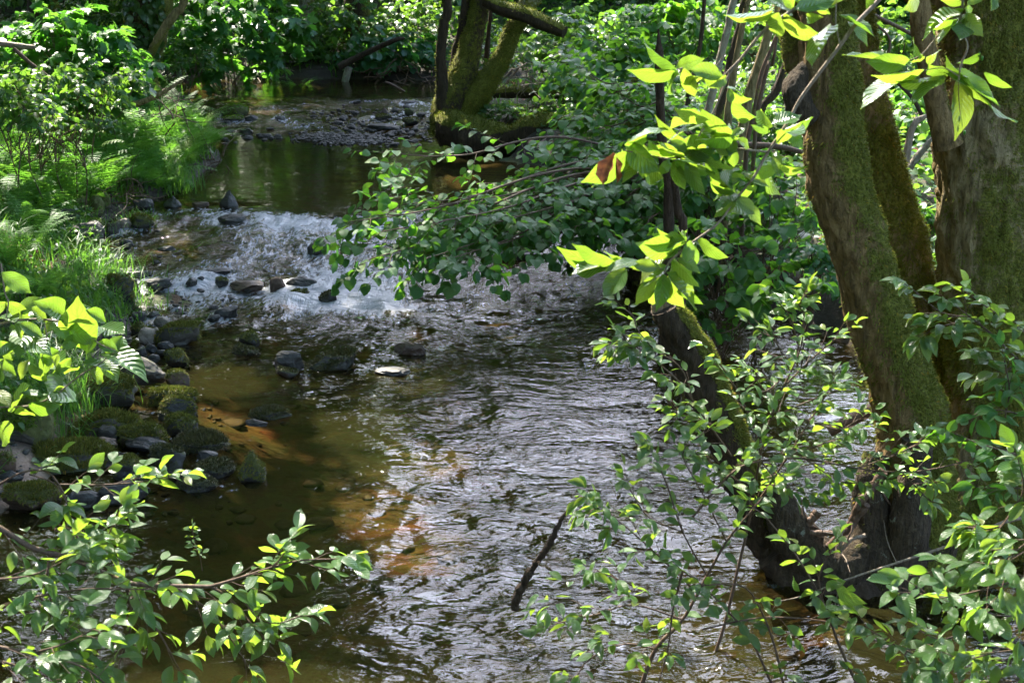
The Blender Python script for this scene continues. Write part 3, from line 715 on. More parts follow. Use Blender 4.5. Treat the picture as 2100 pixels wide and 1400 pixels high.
wave = rif*(.040*big+.024*med+.020*ridg+.006*near) + run*(.022*big+.014*med+.006*near+.0016*fine) + (1-rif)*(.0007*near+.0016*big)
amp = ss(0, .35, -sd)*.8+.2; wave *= amp
wave += (1-ss(8.6, 9.4, wy))*ss(7.8, 8.4, wy)*.010*near
foam = rif*(.30+.85*fbm(q*[1.6, 1.1, 1], 4, 41))*(.35+.65*ss(0, .5, -sd))
foam *= .75+.25*ss(-3.2, -1.6, wx)
foam += .30*rif*np.exp(-((wy-8.95-.15*wx)/.35)**2)*(.5+1.2*fbm(q*[2.5, 1.5, 1], 3, 55))*ss(-2.6, -1.8, wx)
for (sx, sy, sw, sdp, hh) in STP:                      # water piles up above each stone and breaks below it
    dx = (wx-sx)/(sw+.05); dy = (wy-sy)/(sdp+.06); near_m = np.exp(-(dx*dx+dy*dy)*.8)
    m = (np.abs(dx) < 2.6) & (dy < 2.2) & (dy > -4)
    if sy > 7.9 and sy < 11.5 or sy > 14.6:
        f = np.zeros_like(wx); f[m] = np.exp(-dx[m]**2*.9)*np.exp(-np.maximum(-dy[m], 0)*.7)*np.exp(-np.maximum(dy[m], 0)*1.6); foam += .55*f*(rif > .1)
        wave[m] += .025*np.exp(-dx[m]**2-(dy[m]-1.1)**2*2)
    else:
        f = np.zeros_like(wx); f[m] = np.exp(-((np.sqrt(dx[m]**2+dy[m]**2)-1.12)/.10)**2); foam += .22*f
foam += .30*ss(-.8, .3, wx)*(1-ss(1.5, 2.1, wx))*ss(7.0, 7.7, wy)*(1-ss(8.0, 8.8, wy))*(.4+fbm(q*[1.4, 2.0, 1], 3, 61))
foam *= 1-ss(.95, 1.5, wx)
Zw = wl(wy)+wave
i = np.arange(NY-1)[:, None]*NX+np.arange(NX-1)[None]
Q = np.stack([i, i+1, i+NX+1, i+NX], -1).reshape(-1, 4); Q = Q[(sd[Q].min(1) < .22)]
a = Acc(); a.add(np.stack([wx, wy, Zw], -1), Q, luv=np.stack([rif, run, foam], -1))
# behind and beside the camera
xs = np.linspace(-4, 4, 40); yb = np.linspace(-12, 2.0, 60); BX, BY = np.meshgrid(xs, yb)
i = np.arange(59)[:, None]*40+np.arange(39)[None]
a.add(np.stack([BX.ravel(), BY.ravel(), BX.ravel()*0], -1), np.stack([i, i+1, i+41, i+40], -1).reshape(-1, 4), luv=np.tile([0, 1., 0], (2400, 1)))
def water_mat():
    m, nt, N, L = new_mat('stream_water'); out = nd(nt, "ShaderNodeOutputMaterial"); pos = geo_pos(nt)
    sp = nd(nt, "ShaderNodeSeparateXYZ"); L.new(attr(nt, "luv").outputs['Vector'], sp.inputs[0]); rif, run, foam = sp.outputs
    wp = nd(nt, "ShaderNodeTexNoise", i_Scale=1.6, i_Detail=2.0); L.new(pos, wp.inputs['Vector'])
    add = nd(nt, "ShaderNodeVectorMath", operation='MULTIPLY_ADD'); L.new(wp.outputs[1], add.inputs[0]); add.inputs[1].default_value = (.22, .22, 0); L.new(pos, add.inputs[2])
    def mapped(sx, sy, rot=0):
        mp = nd(nt, "ShaderNodeMapping"); L.new(add.outputs[0], mp.inputs[0]); mp.inputs['Scale'].default_value = (sx, sy, 1); mp.inputs['Rotation'].default_value = (0, 0, rot); return mp.outputs[0]
    streak = ntex(nt, mapped(15, 5.5, -.12), 1.0, 4, .7, .1); rip = ntex(nt, mapped(6, 13, .25), 1.0, 2.5, .6, .8); rip2 = ntex(nt, mapped(16, 34, .25), 1.0, 1.5, .55, .6)
    lull = ramp(nt, ntex(nt, mapped(1.5, 3.2, .3), 1.0, 4, .6), [(.36, (.06, .06, .06)), (.66, (1, 1, 1))])
    calm = ntex(nt, mapped(3, 9), 1.0, 2)
    h = mth(nt, 'MULTIPLY', rip, mth(nt, 'ADD', .13, mth(nt, 'ADD', mth(nt, 'MULTIPLY', run, .85), mth(nt, 'MULTIPLY', rif, .8))))
    h = mth(nt, 'ADD', h, mth(nt, 'MULTIPLY', rip2, mth(nt, 'ADD', .012, mth(nt, 'MULTIPLY', run, .20))))
    h = mth(nt, 'MULTIPLY', h, lull)
    h = mth(nt, 'ADD', h, mth(nt, 'MULTIPLY', calm, .035))
    h = mth(nt, 'ADD', h, mth(nt, 'MULTIPLY', streak, mth(nt, 'MULTIPLY', rif, .55)))
    b = nd(nt, "ShaderNodeBump", i_Strength=1.0, i_Distance=.045); L.new(h, b.inputs['Height'])
    fr = nd(nt, "ShaderNodeFresnel", i_IOR=1.42); L.new(b.outputs[0], fr.inputs['Normal'])
    gl = nd(nt, "ShaderNodeBsdfGlossy", i_Roughness=.025); L.new(b.outputs[0], gl.inputs['Normal'])
    tr = nd(nt, "ShaderNodeBsdfTransparent"); tr.inputs[0].default_value = (.70, .59, .37, 1)
    df = nd(nt, "ShaderNodeBsdfDiffuse"); df.inputs[0].default_value = (.062, .058, .018, 1)
    body = nd(nt, "ShaderNodeMixShader", i_0=.15); L.new(tr.outputs[0], body.inputs[1]); L.new(df.outputs[0], body.inputs[2])
    mx = nd(nt, "ShaderNodeMixShader"); L.new(fr.outputs[0], mx.inputs[0]); L.new(body.outputs[0], mx.inputs[1]); L.new(gl.outputs[0], mx.inputs[2])
    fm = nd(nt, "ShaderNodeBsdfPrincipled", i_Roughness=.35); fm.inputs['Base Color'].default_value = (.42, .43, .48, 1); L.new(b.outputs[0], fm.inputs['Normal'])
    s2 = ntex(nt, mapped(38, 15, -.12), 1.0, 3, .65, .1)
    fk = mth(nt, 'ADD', foam, mth(nt, 'MULTIPLY', mth(nt, 'SUBTRACT', mth(nt, 'ADD', mth(nt, 'MULTIPLY', streak, .5), mth(nt, 'MULTIPLY', s2, .5)), .5), 3.6))
    fk = ramp(nt, fk, [(.45, (0, 0, 0)), (1.15, (.66, .66, .66))])
    m2 = nd(nt, "ShaderNodeMixShader"); L.new(fk, m2.inputs[0]); L.new(mx.outputs[0], m2.inputs[1]); L.new(fm.outputs[0], m2.inputs[2])
    L.new(m2.outputs[0], out.inputs[0]); return m
tag(a.build("water", water_mat()), kind='structure')
# ---------------------------------------------------------------- light gaps the leaves overhead leave open
def sunp(px, py, Y=None): return at(px, py, Y) if Y else onz(px, py)
GAPS = [(at(1360, 560, 2.75), .55), (at(1400, 330, 2.7), .55), (at(1560, 330, 2.7), .5), (at(1650, 60, 2.7), .45), (at(1960, 190, 2.9), .4),
        (at(130, 670, 3.7), .36), (at(60, 1100, 3.4), 1.1), (at(350, 1240, 3.4), 1.05), (at(560, 1230, 3.5), .8), (at(180, 1290, 3.3), 1.0), (at(260, 1090, 3.5), .3),
        (onz(575, 590), .2), (onz(815, 645), .14), (onz(330, 490), .3), (onz(730, 890), .3), (onz(850, 780), .26), (onz(800, 960), .3), (onz(440, 780), .3),
        (ongr(200, 330), .8), (ongr(320, 330), .45), (ongr(60, 440), .5), (ongr(370, 260), .5), (onz(365, 850), .12), (ongr(90, 210), .8), (ongr(240, 590), .4), (ongr(60, 380), .45), (ongr(120, 800), .4), (ongr(30, 520), .4), (ongr(170, 500), .3),
        (at(470, 110, 18.5), 1.2), (at(120, 60, 12.5), .7), (at(905, 190, 14.2), .33), (at(1100, 300, 12), .45), (at(1000, 420, 9), .35), (at(820, 450, 8.3), .3), (at(1180, 130, 14), .9),
        (at(1640, 300, 4.8), .14), (at(2090, 400, 5.1), .2), (at(1700, 560, 4.6), .12), (at(1930, 200, 5.1), .14), (at(1440, 850, 4.9), .12), (at(1750, 760, 4.3), .3), (at(2030, 700, 4.4), .2),
        (at(1840, 140, 14), 1.2), (at(1500, 60, 15), 1.0), (at(2000, 1240, 2.9), .35), (at(1330, 1290, 3.7), .15), (at(1780, 970, 4.2), .25), (at(1640, 900, 4.2), .25), (at(800, 60, 21), 1.1), (at(1580, 300, 11), .6)]
GP = np.array([g[0] for g in GAPS]); GR = np.array([g[1] for g in GAPS])
def open_sky(P, soft=0.15, win=True):
    """False for leaf clumps that would close one of the gaps the sun and the sky come through"""
    P = np.asarray(P, float); k = np.ones(len(P), bool)
    for g, r in zip(GP, GR):
        v = P-g; t = v@SUN; d = np.linalg.norm(v-np.outer(t, SUN), axis=1); k &= ~((t > 1.2) & (d < r+soft))
    if win:
        v = P-np.array([.3, 5., 0]); az = np.degrees(np.arctan2(v[:, 0], v[:, 1])); el = np.degrees(np.arctan2(v[:, 2], np.hypot(v[:, 0], v[:, 1])))
        k &= ~((az > -10) & (az < 40) & (el > 19) & (el < 64) & (P[:, 1] > 5))
        v = P-np.array([-.5, 10., .1]); az = np.degrees(np.arctan2(v[:, 0], v[:, 1])); el = np.degrees(np.arctan2(v[:, 2], np.hypot(v[:, 0], v[:, 1])))
        k &= ~((az > -12) & (az < 12) & (el > 24) & (el < 36))
    return k

def trunk(parent, pts, mat, name="trunk", sides=40, step=.02, ridge=1.0, moss=None, fuzzd=0, fz=(.012, .0022), fmat=None, extra=None, rnd=0.3, lump=.10, seed=3, fuzzname="moss"):
    """pts: (px, py, width px, world Y); extra: world (x,y,z,r) carried on above the picture"""
    W = []
    for px, py, w, Y in pts:
        p = at(px, py, Y); W.append((*p, px2m(w, p)/2))
    if extra: W += list(extra)
    return trunk_w(parent, W, mat, name, sides, step, ridge, moss, fuzzd, fz, fmat, rnd, lump, seed, fuzzname)
def trunk_w(parent, W, mat, name="trunk", sides=40, step=.02, ridge=1.0, moss=None, fuzzd=0, fz=(.012, .0022), fmat=None, rnd=.3, lump=.1, seed=3, fuzzname="moss"):
    W = np.asarray(W, float); L = np.linalg.norm(np.diff(W[:, :3], axis=0), axis=1).sum(); n = int(max(6, min(420, L/step)))
    S = spline(W, n); a = Acc(); Rm = float(np.mean(W[:, 3]))
    mf = moss if moss is not None else (lambda V, N: 0*V[:, 0]+.1)
    def disp(V, N): 
        return Rm*(lump*fbm(V*np.array([1, 1, .6])*(0.9/max(Rm, .03)), 3, seed) + ridge*.07*fbm(V*np.array([1, 1, .28])*(6/max(Rm, .05)), 4, seed+5)) + (.004*fbm(V*42, 2, 77)*np.clip(mf(V, N)*1.6, 0, 1) if fuzzd else 0)
    Vf, Nf, R = tube(a, S[:, :3], np.maximum(S[:, 3], .001), sides, moss=lambda V, N: mf(V, N), rnd=rnd, disp=disp)
    par = parent; org = parent.location if parent is not None else None
    o = a.build(name, mat, parent)
    if parent is not None: shift(o, parent)
    if fuzzd:
        T = []; nn = len(S); i = np.arange(nn-1)[:, None]*sides; j = np.arange(sides)[None]; j2 = (j+1) % sides
        Q = np.stack([i+j, i+j2, i+sides+j2, i+sides+j], -1).reshape(-1, 4); T = np.vstack([Q[:, [0, 1, 2]], Q[:, [0, 2, 3]]])
        vis = Vf[T].mean(1)[:, 2] < 3.1; T = T[vis]
        f = Acc(); fuzz(f, Vf, T, fuzzd, fz[0], fz[1], lambda P, N: np.clip(mf(P, N)*1.5+.4*fbm(P*12, 3, 8)-.35, 0, 1), droop=.5, rs=np.random.default_rng(seed), maxn=90000)
        if f.n: fo = f.build(fuzzname, fmat or M_MOSSB, o)
    return o, Vf, Nf
def shift(o, parent):
    """child meshes are written in world coordinates: undo the parent's own place"""
    o.matrix_parent_inverse.identity(); o.location = tuple(-np.array(parent.location[:]))

def child(acc, name, mat, parent):
    o = acc.build(name, mat, parent); shift(o, parent); return o

def crown(parent, center, radii, n, size, seed, limbs=None, mat=None, per=34, cr=.42, name="crown", tpl=None, gaps=True, win=True):
    r = np.random.default_rng(seed); u = nrm(r.normal(0, 1, (n, 3)))*(r.random((n, 1))**.45); P = np.asarray(center)+u*np.asarray(radii)
    P = P[fbm(P*.55+seed, 2, seed) > -.28]
    if gaps: P = P[open_sky(P, .12, win)]
    lv = Leaves(); br = Acc(); tp = []
    if limbs is not None:
        for k in range(0, len(P), max(1, len(P)//26)):
            l = np.asarray(limbs[r.integers(len(limbs))]); m = (l+P[k])/2+r.normal(0, .25, 3)+[0, 0, .2]
            tube(br, spline([l, m, P[k]], 12), np.linspace(.05, .008, 12), 6, cap=False)
    kk = len(P)*per; c = np.repeat(P, per, 0); q = c+r.normal(0, 1, (kk, 3))*np.array([cr, cr, cr*.5])*.62
    if gaps:
        ok = open_sky(q, 0.0, False); q = q[ok]; c = c[ok]
    kk = len(q)
    D = nrm(nrm(q-c+1e-6)*[1, 1, .4]+r.normal(0, .5, (kk, 3))-[0, 0, .25]); N = nrm(UPV+r.normal(0, .5, (kk, 3)))
    lv.many(list(q), list(D), list(N), list(size*r.uniform(.7, 1.3, kk)))
    a = Acc(); lv.emit(a, tpl or CR, seed=seed)
    if a.n: child(a, name, mat or M_CROWN, parent)
    if br.n: child(br, "limbs", M_BARKD, parent)

# ---------------------------------------------------------------- the alder at the right: several stems on one stool
base = at(1850, 1190, 4.8); base[2] = wl(4.8)-.1
al = empty("alder_tree", base, "many-stemmed mossy alder rising from the water's edge at the right", "tree")
def am(V, N): return .12+.55*ss(-.35, .7, N@nrm([.9, -.35, .1]))+.22*fbm(V*2.2, 3, 12)+.10*ss(2.2, .6, V[:, 2])
def am2(V, N): return .50+.25*fbm(V*2.5, 3, 13)+.15*ss(-.2, .8, N[:, 0])
t1, _, _ = trunk(al, [(1870, 1215, 230, 4.85), (1872, 1120, 185, 4.88), (1878, 1020, 160, 4.9), (1879, 933, 148, 4.9), (1869, 867, 144, 4.9), (1845, 767, 134, 4.9), (1810, 667, 130, 4.9), (1780, 567, 120, 4.9), (1750, 467, 125, 4.9),
    (1716, 350, 120, 4.9), (1702, 233, 122, 4.9), (1697, 117, 108, 4.9), (1695, 0, 110, 4.9), (1690, -150, 108, 4.9)], M_BARK, sides=72, step=.013, moss=am, fuzzd=26000, fz=(.014, .0020), ridge=1.2,
    extra=[(1.0, 5.3, 4.2, .095), (.7, 5.6, 5.8, .075), (.4, 5.9, 7.2, .05)], seed=3)
trunk(al, [(1950, 1150, 130, 5.4), (1945, 1000, 108, 5.4), (1935, 867, 100, 5.4), (1918, 767, 96, 5.4), (1898, 667, 94, 5.4), (1872, 567, 90, 5.4), (1846, 467, 88, 5.4), (1812, 350, 82, 5.4), (1784, 233, 78, 5.4), (1766, 117, 72, 5.4),
    (1752, 0, 68, 5.4), (1735, -150, 66, 5.4)], M_BARK2, sides=56, step=.016, moss=am2, fuzzd=22000, fz=(.016, .0023), ridge=1.8, extra=[(1.5, 6, 4.5, .06), (1.5, 6.4, 6.4, .04)], seed=14)
trunk(al, [(1965, 1240, 270, 5.05), (1985, 1130, 235, 5.1), (2012, 1000, 200, 5.12), (2026, 867, 182, 5.15), (2028, 767, 180, 5.15), (2022, 650, 176, 5.15), (2014, 500, 176, 5.15), (2012, 350, 178, 5.15), (2014, 233, 182, 5.15),
    (2022, 117, 188, 5.15), (2030, 0, 196, 5.15), (2040, -150, 200, 5.15)], M_BARK2, sides=80, step=.013, moss=lambda V, N: .34+.40*ss(.0, .75, N@nrm([.5, -.85, 0]))*ss(-.9, -.2, N[:, 0])+.4*fbm(V*2.3, 3, 17)+.15*ss(.55, 1, N[:, 0]),
    fuzzd=24000, fz=(.015, .0021), ridge=1.8, extra=[(2.2, 5.3, 4.4, .16), (2.5, 5.4, 6.4, .11), (2.6, 5.3, 8, .06)], seed=21)
trunk(al, [(1945, 300, 60, 5.0), (1926, 235, 48, 5.0), (1910, 160, 46, 5.0), (1895, 90, 44, 5.0), (1885, 0, 42, 5.0), (1870, -120, 38, 5.0)], M_BARK, name="side_stem", sides=32, step=.012, moss=lambda V, N: .5*ss(0, .9, N[:, 0])+.2*fbm(V*4, 2, 2), fuzzd=12000, fz=(.008, .0018), extra=[(1.5, 5.0, 4.0, .03)], seed=31)
trunk(al, [(1640, 150, 40, 4.97), (1628, 120, 46, 5.0), (1624, 50, 46, 5.02), (1620, -100, 44, 5.05)], M_BARK, name="side_stem", sides=32, step=.012, moss=lambda V, N: .45+.3*fbm(V*5, 3, 2), fuzzd=14000, fz=(.008, .0018), extra=[(1.0, 5.2, 4.0, .035)], seed=33)
trunk(al, [(1668, 245, 40, 4.82), (1645, 224, 56, 4.82), (1632, 195, 56, 4.83), (1636, 165, 46, 4.85), (1655, 140, 36, 4.88)], M_BARKW, name="burl", sides=40, step=.008, moss=lambda V, N: .05+0*V[:, 0], ridge=1.2, lump=.16, seed=35)
trunk(al, [(1365, 628, 62, 4.75), (1392, 680, 74, 4.76), (1425, 740, 84, 4.78), (1455, 810, 86, 4.8), (1485, 880, 82, 4.82), (1512, 950, 78, 4.84), (1540, 1030, 74, 4.86), (1575, 1110, 80, 4.88), (1640, 1165, 100, 4.88)], M_BARKD, name="broken_stem", sides=56, step=.012,
    moss=lambda V, N: .85*ss(.1, .8, N@nrm([.85, 0, .5]))+.15*fbm(V*5, 2, 2), fuzzd=30000, fz=(.013, .0018), ridge=1.4, seed=37)
w = Acc()
for k in range(9):                                        # splintered end of the broken stem
    an = k*.7; c = at(1362+20*math.cos(an), 628+7*math.sin(an), 4.75); tip = c+np.array([rng.normal(-.012, .015), rng.normal(0, .012), rng.uniform(.03, .075)])
    tube(w, [c-[-.01, 0, .05], c, tip], [.018, .017, .003], 5, rnd=.3)
child(w, "splinters", M_WOOD, al)
trunk(al, [(1900, 1130, 150, 4.86), (1830, 1120, 130, 4.8), (1765, 1138, 96, 4.76), (1705, 1160, 92, 4.74), (1650, 1130, 92, 4.74), (1618, 1075, 84, 4.74), (1595, 1025, 66, 4.74), (1585, 982, 46, 4.74)], M_BARKW, name="root_saddle", sides=48, step=.010,
    moss=lambda V, N: .18*ss(.3, .9, N[:, 2])+.3*fbm(V*5, 2, 2), ridge=1.3, lump=.2, seed=41)
trunk(al, [(1800, 930, 50, 4.84), (1786, 1000, 64, 4.80), (1790, 1070, 96, 4.8), (1812, 1140, 150, 4.8), (1820, 1220, 200, 4.85)], M_BARKW, name="root_flare", sides=40, step=.012, moss=lambda V, N: .30+.35*fbm(V*4, 2, 5), fuzzd=9000, seed=43)
trunk(al, [(1590, 1120, 90, 4.82), (1660, 1180, 130, 4.8), (1760, 1205, 160, 4.82), (1870, 1220, 190, 4.85), (1990, 1245, 200, 4.95)], M_BARKD, name="root_flare", sides=40, step=.015, moss=lambda V, N: 0*V[:, 0]+.1, lump=.25, seed=45)
trunk(al, [(1880, 900, 60, 4.74), (1868, 1050, 70, 4.70), (1858, 1150, 80, 4.70), (1845, 1225, 100, 4.70)], M_BARKW, name="root_flare", sides=32, step=.015, moss=lambda V, N: 0*V[:, 0]+.15, lump=.2, seed=47)
crown(al, (2.4, 5.2, 7.6), (3.4, 3.6, 1.9), 700, .12, 51, [(.6, 5.7, 6.5), (1.5, 6.4, 6.3), (2.5, 5.4, 6.6)])
crown(al, (-.6, 7.6, 8.8), (3.0, 3.0, 1.3), 420, .12, 52, [(.5, 5.8, 7.0)])

# ---------------------------------------------------------------- the far mossy tree overhanging the stream
b2 = at(960, 280, 14.4)
ft = empty("overhanging_tree", b2, "mossy tree with four splayed stems overhanging the stream on an undercut root ledge", "tree")
fm_ = lambda V, N: .50+.25*ss(-.2, .7, N[:, 2])+.25*ss(0, .9, -N[:, 0])+.25*fbm(V*1.6, 3, 12)
K = dict(sides=36, step=.03, fuzzd=2500, fz=(.022, .005))
trunk(ft, [(925, 275, 90, 14.4), (925, 230, 82, 14.4), (940, 190, 70, 14.4), (955, 140, 54, 14.4), (968, 80, 44, 14.4), (980, 30, 40, 14.4), (985, -60, 38, 14.4)], M_BARKD, moss=fm_, extra=[(-.5, 14.4, 4.5, .09), (-.8, 14.3, 6.5, .06)], seed=61, **K)
trunk(ft, [(915, 230, 44, 14.3), (908, 185, 30, 14.3), (905, 140, 23, 14.3), (904, 100, 20, 14.3), (910, 50, 20, 14.3), (914, -40, 18, 14.3)], M_BARKD, moss=lambda V, N: .5*ss(0, 1, -N[:, 0]), extra=[(-1.0, 14.2, 4.5, .04)], seed=62, **K)
trunk(ft, [(955, 230, 60, 14.35), (985, 190, 48, 14.3), (1010, 150, 42, 14.3), (1034, 110, 37, 14.3), (1050, 67, 37, 14.3), (1071, 33, 36, 14.3), (1086, 0, 38, 14.3), (1110, -70, 36, 14.3)], M_BARKP, moss=lambda V, N: .9*ss(2.1, 1.5, V[:, 2])+.1, extra=[(.7, 14.2, 4.5, .07), (1.2, 14, 6.2, .05)], seed=63, **K)
trunk(ft, [(935, 150, 30, 14.5), (940, 100, 26, 14.5), (952, 50, 22, 14.5), (960, -50, 20, 14.5)], M_BARKD, moss=lambda V, N: .3+0*V[:, 0], extra=[(-.3, 14.7, 4.4, .04)], seed=64, **K)
trunk(ft, [(998, 120, 12, 14.6), (1002, 70, 9, 14.6), (1006, 30, 8, 14.6), (1010, -40, 8, 14.6)], M_BARKD, moss=lambda V, N: .2+0*V[:, 0], seed=65, sides=12, step=.04)
lg, _, _ = trunk(ft, [(995, 2, 24, 14.2), (1030, 18, 30, 14.1), (1075, 30, 32, 14.0), (1120, 50, 30, 13.9), (1158, 66, 24, 13.8)], M_BARKD, name="broken_limb", moss=lambda V, N: .95*ss(0, .7, N[:, 2]), seed=66, **K)
trunk(ft, [(893, 262, 46, 14.2), (915, 262, 74, 14.2), (950, 272, 74, 14.1), (985, 282, 66, 14.05), (1020, 285, 60, 14.0), (1060, 280, 60, 13.9), (1110, 268, 64, 13.8), (1160, 266, 50, 13.7)], M_BARKD, name="root_ledge", moss=lambda V, N: .85*ss(.0, .7, N[:, 2]+.2*fbm(V*3, 2, 3)), seed=67, lump=.22, sides=44, step=.02, fuzzd=3500, fz=(.022, .005))
trunk(ft, [(905, 270, 26, 14.15), (903, 285, 16, 14.15), (905, 300, 7, 14.15)], M_BARKD, name="root_tip", seed=68, sides=16, step=.02)
trunk(ft, [(975, 285, 60, 14.1), (970, 305, 66, 14.1), (965, 325, 70, 14.1)], M_BARKD, name="root_flare", seed=69, sides=24, step=.03)
crown(ft, (-.5, 14.2, 8.3), (3.4, 2.6, 2.0), 330, .11, 71, [(-.5, 14.4, 4.6), (.7, 14.2, 4.6), (-.8, 14.3, 6.4)], gaps=True)
lo = empty("fallen_log", at(1100, 195, 15.0), "mossy fallen log lying behind the overhanging tree", "log")
trunk(lo, [(1010, 192, 18, 15), (1060, 190, 24, 15), (1110, 192, 20, 15), (1185, 194, 22, 15), (1210, 200, 12, 15)], M_BARKD, moss=lambda V, N: .9*ss(-.2, .5, N[:, 2]), seed=73, **K)

# ---------------------------------------------------------------- other trunks, stumps, saplings
def simple_tree(name, label, cat, pts, mat, extra=None, moss=None, sides=20, group=None, crn=None, fuzzd=0, seed=1, step=.04, base=True):
    p0 = at(pts[0][0], pts[0][1], pts[0][3]); g = tz(p0[0], p0[1]); o = empty(name, (p0[0], p0[1], g), label, cat, group)
    W = [(*at(px, py, Y), px2m(w, at(px, py, Y))/2) for px, py, w, Y in pts]
    if base and W[0][2] > g-.05: W = [(W[0][0], W[0][1], g-.15, W[0][3]*1.25)]+W
    if extra: W += extra
    trunk_w(o, W, mat, sides=sides, step=step, moss=moss or (lambda V, N: .25+.3*fbm(V*2, 2, 3)), seed=seed, fuzzd=fuzzd, fz=(.02, .005))
    if crn: crown(o, *crn)
    elif extra and cat in ("sapling",) or name == "leaning_sapling": crown(o, (W[-1][0], W[-1][1], W[-1][2]), (.45, .45, .4), 9, .09, seed+900, per=22, cr=.25, gaps=False)
    return o
ml = lambda V, N: .3+.4*ss(0, 1, N[:, 0])+.3*fbm(V*2, 2, 3)
lt = simple_tree("leaning_tree", "thick ivy-clad tree leaning over the left bank beside the far pool", "tree", [(288, 165, 66, 15.0), (290, 120, 76, 15), (298, 70, 88, 15), (303, 20, 98, 15), (306, -40, 100, 15)], M_BARKD,
    extra=[(-3.9, 14.9, 4.2, .24), (-3.3, 14.7, 6.2, .18), (-2.8, 14.5, 7.6, .12)], moss=ml, sides=40, fuzzd=1500, crn=((-3.3, 14.3, 8.6), (3.0, 3.0, 2.0), 460, .11, 75, [(-3.9, 14.9, 5.5), (-3.3, 14.7, 6.5)]), seed=75)
iv = Leaves(); r_ = np.random.default_rng(3)
for _ in range(520):
    px, py = r_.uniform(255, 335), r_.uniform(-20, 160); 
    if abs(px-(290+(100-py)*.08)) > 30+(160-py)*.12: continue
    p = at(px, py, 15-r_.uniform(.25, .34)); iv.one(p, nrm(r_.normal(0, .5, 3)-[0, 0, .8]), nrm([r_.normal(0, .4), -1, .5]), r_.uniform(.05, .09))
crown(lt, (-4.4, 15.0, 4.9), (2.4, 1.8, 2.3), 420, .12, 76, cr=.45, name='lower_crown')
a = Acc(); iv.emit(a, OV, 1.2); child(a, "ivy", M_IVY, lt)
simple_tree("leaning_sapling", "thin mossy sapling crossing in front of the ivy-clad leaning tree", "tree", [(290, 152, 17, 14.4), (312, 105, 17, 14.4), (340, 55, 18, 14.4), (362, 25, 17, 14.4), (380, -20, 16, 14.4)], M_BARK2, extra=[(-3.2, 14.2, 3.6, .04), (-2.8, 14, 4.6, .02)], moss=ml, seed=77)
simple_tree("far_tree", "straight pale brown tree standing beyond the middle of the far pool", "tree", [(632, 85, 34, 20.6), (628, 40, 30, 20.6), (628, 0, 28, 20.6), (630, -40, 28, 20.6)], M_BARKP, extra=[(-3.3, 20.6, 5, .1), (-3.2, 20.5, 8, .06)], sides=24,
    crn=((-3.2, 21, 6.6), (2.6, 2.2, 3.4), 240, .13, 79, [(-3.3, 20.6, 5)]), seed=79)
simple_tree("pale_sapling", "slender pale grey sapling leaning left between the thin stems", "sapling", [(1442, 290, 17, 9.6), (1462, 190, 16, 9.6), (1478, 115, 16, 9.6), (1495, 50, 15, 9.6), (1508, -10, 14, 9.6)], M_BARKP, extra=[(1.95, 9.6, 3.4, .02)], moss=lambda V, N: .15+0*V[:, 0], seed=81)
simple_tree("dark_sapling", "dark mossy sapling just right of the pale leaning one", "sapling", [(1452, 340, 20, 9.9), (1480, 210, 18, 9.9), (1503, 110, 18, 9.9), (1525, 30, 17, 9.9), (1533, -20, 16, 9.9)], M_BARKD, extra=[(2.1, 9.9, 3.5, .02)], moss=ml, seed=82)
simple_tree("pale_sapling", "thick pale stem standing straight between the dark sapling and the brown snag", "sapling", [(1488, 360, 18, 9.3), (1490, 290, 18, 9.3), (1496, 210, 16, 9.3), (1510, 120, 13, 9.3), (1530, 20, 11, 9.3), (1545, -20, 10, 9.3)], M_BARK2, extra=[(2.1, 9.3, 3.3, .015)], seed=83)
for k, (pts, lb) in enumerate([
    ([(1515, 330, 24, 10.3), (1533, 210, 22, 10.3), (1560, 120, 19, 10.3), (1590, 20, 18, 10.3), (1600, -20, 17, 10.3)], "broad grey-brown stem slanting right behind the thin saplings"),
    ([(1530, 320, 10, 9.0), (1545, 240, 10, 9.0), (1562, 150, 9, 9.0), (1590, 80, 8, 9.0), (1606, 20, 8, 9.0)], "thin brown pole crossing in front of the broad grey-brown stem"),
    ([(1545, 330, 9, 8.6), (1556, 220, 9, 8.6), (1576, 130, 8, 8.6), (1592, 85, 6, 8.6)], "thin straight brown pole nearest the burl of the big alder"),
    ([(1560, 235, 15, 10.8), (1590, 190, 17, 10.8), (1612, 130, 15, 10.8), (1625, 60, 12, 10.8)], "bent mossy stem with a dark underside left of the alder's burl"),
    ([(1395, 300, 10, 11.0), (1412, 200, 10, 11.0), (1436, 90, 9, 11.0), (1446, -20, 8, 11)], "thin dark stem rising left of the pale leaning sapling")]):
    e = at(*pts[-1][:2], pts[-1][3]); simple_tree("sapling", lb, "sapling", pts, [M_BARK2, M_TWIG, M_TWIG, M_BARKD, M_BARKD][k], sides=12, seed=84+k, extra=[(e[0]+.06, e[1], max(e[2], 2.6)+.6+.2*k, .006)])
sn = simple_tree("snag", "thin brown dead trunk ending in a jagged point behind the sunlit branch", "snag", [(1372, 420, 22, 7.6), (1360, 330, 20, 7.6), (1356, 260, 19, 7.6), (1353, 180, 18, 7.6), (1352, 110, 18, 7.6), (1351, 88, 9, 7.6), (1350, 60, 2, 7.6)], M_BARKD, moss=lambda V, N: 0*V[:, 0], sides=16, seed=91)
simple_tree("snag", "reddish brown bare stem standing in the hazel below the snag", "snag", [(1400, 500, 20, 7.2), (1392, 440, 18, 7.2), (1384, 380, 15, 7.2), (1380, 350, 10, 7.2)], M_BARKD, moss=lambda V, N: 0*V[:, 0], sides=16, seed=92)
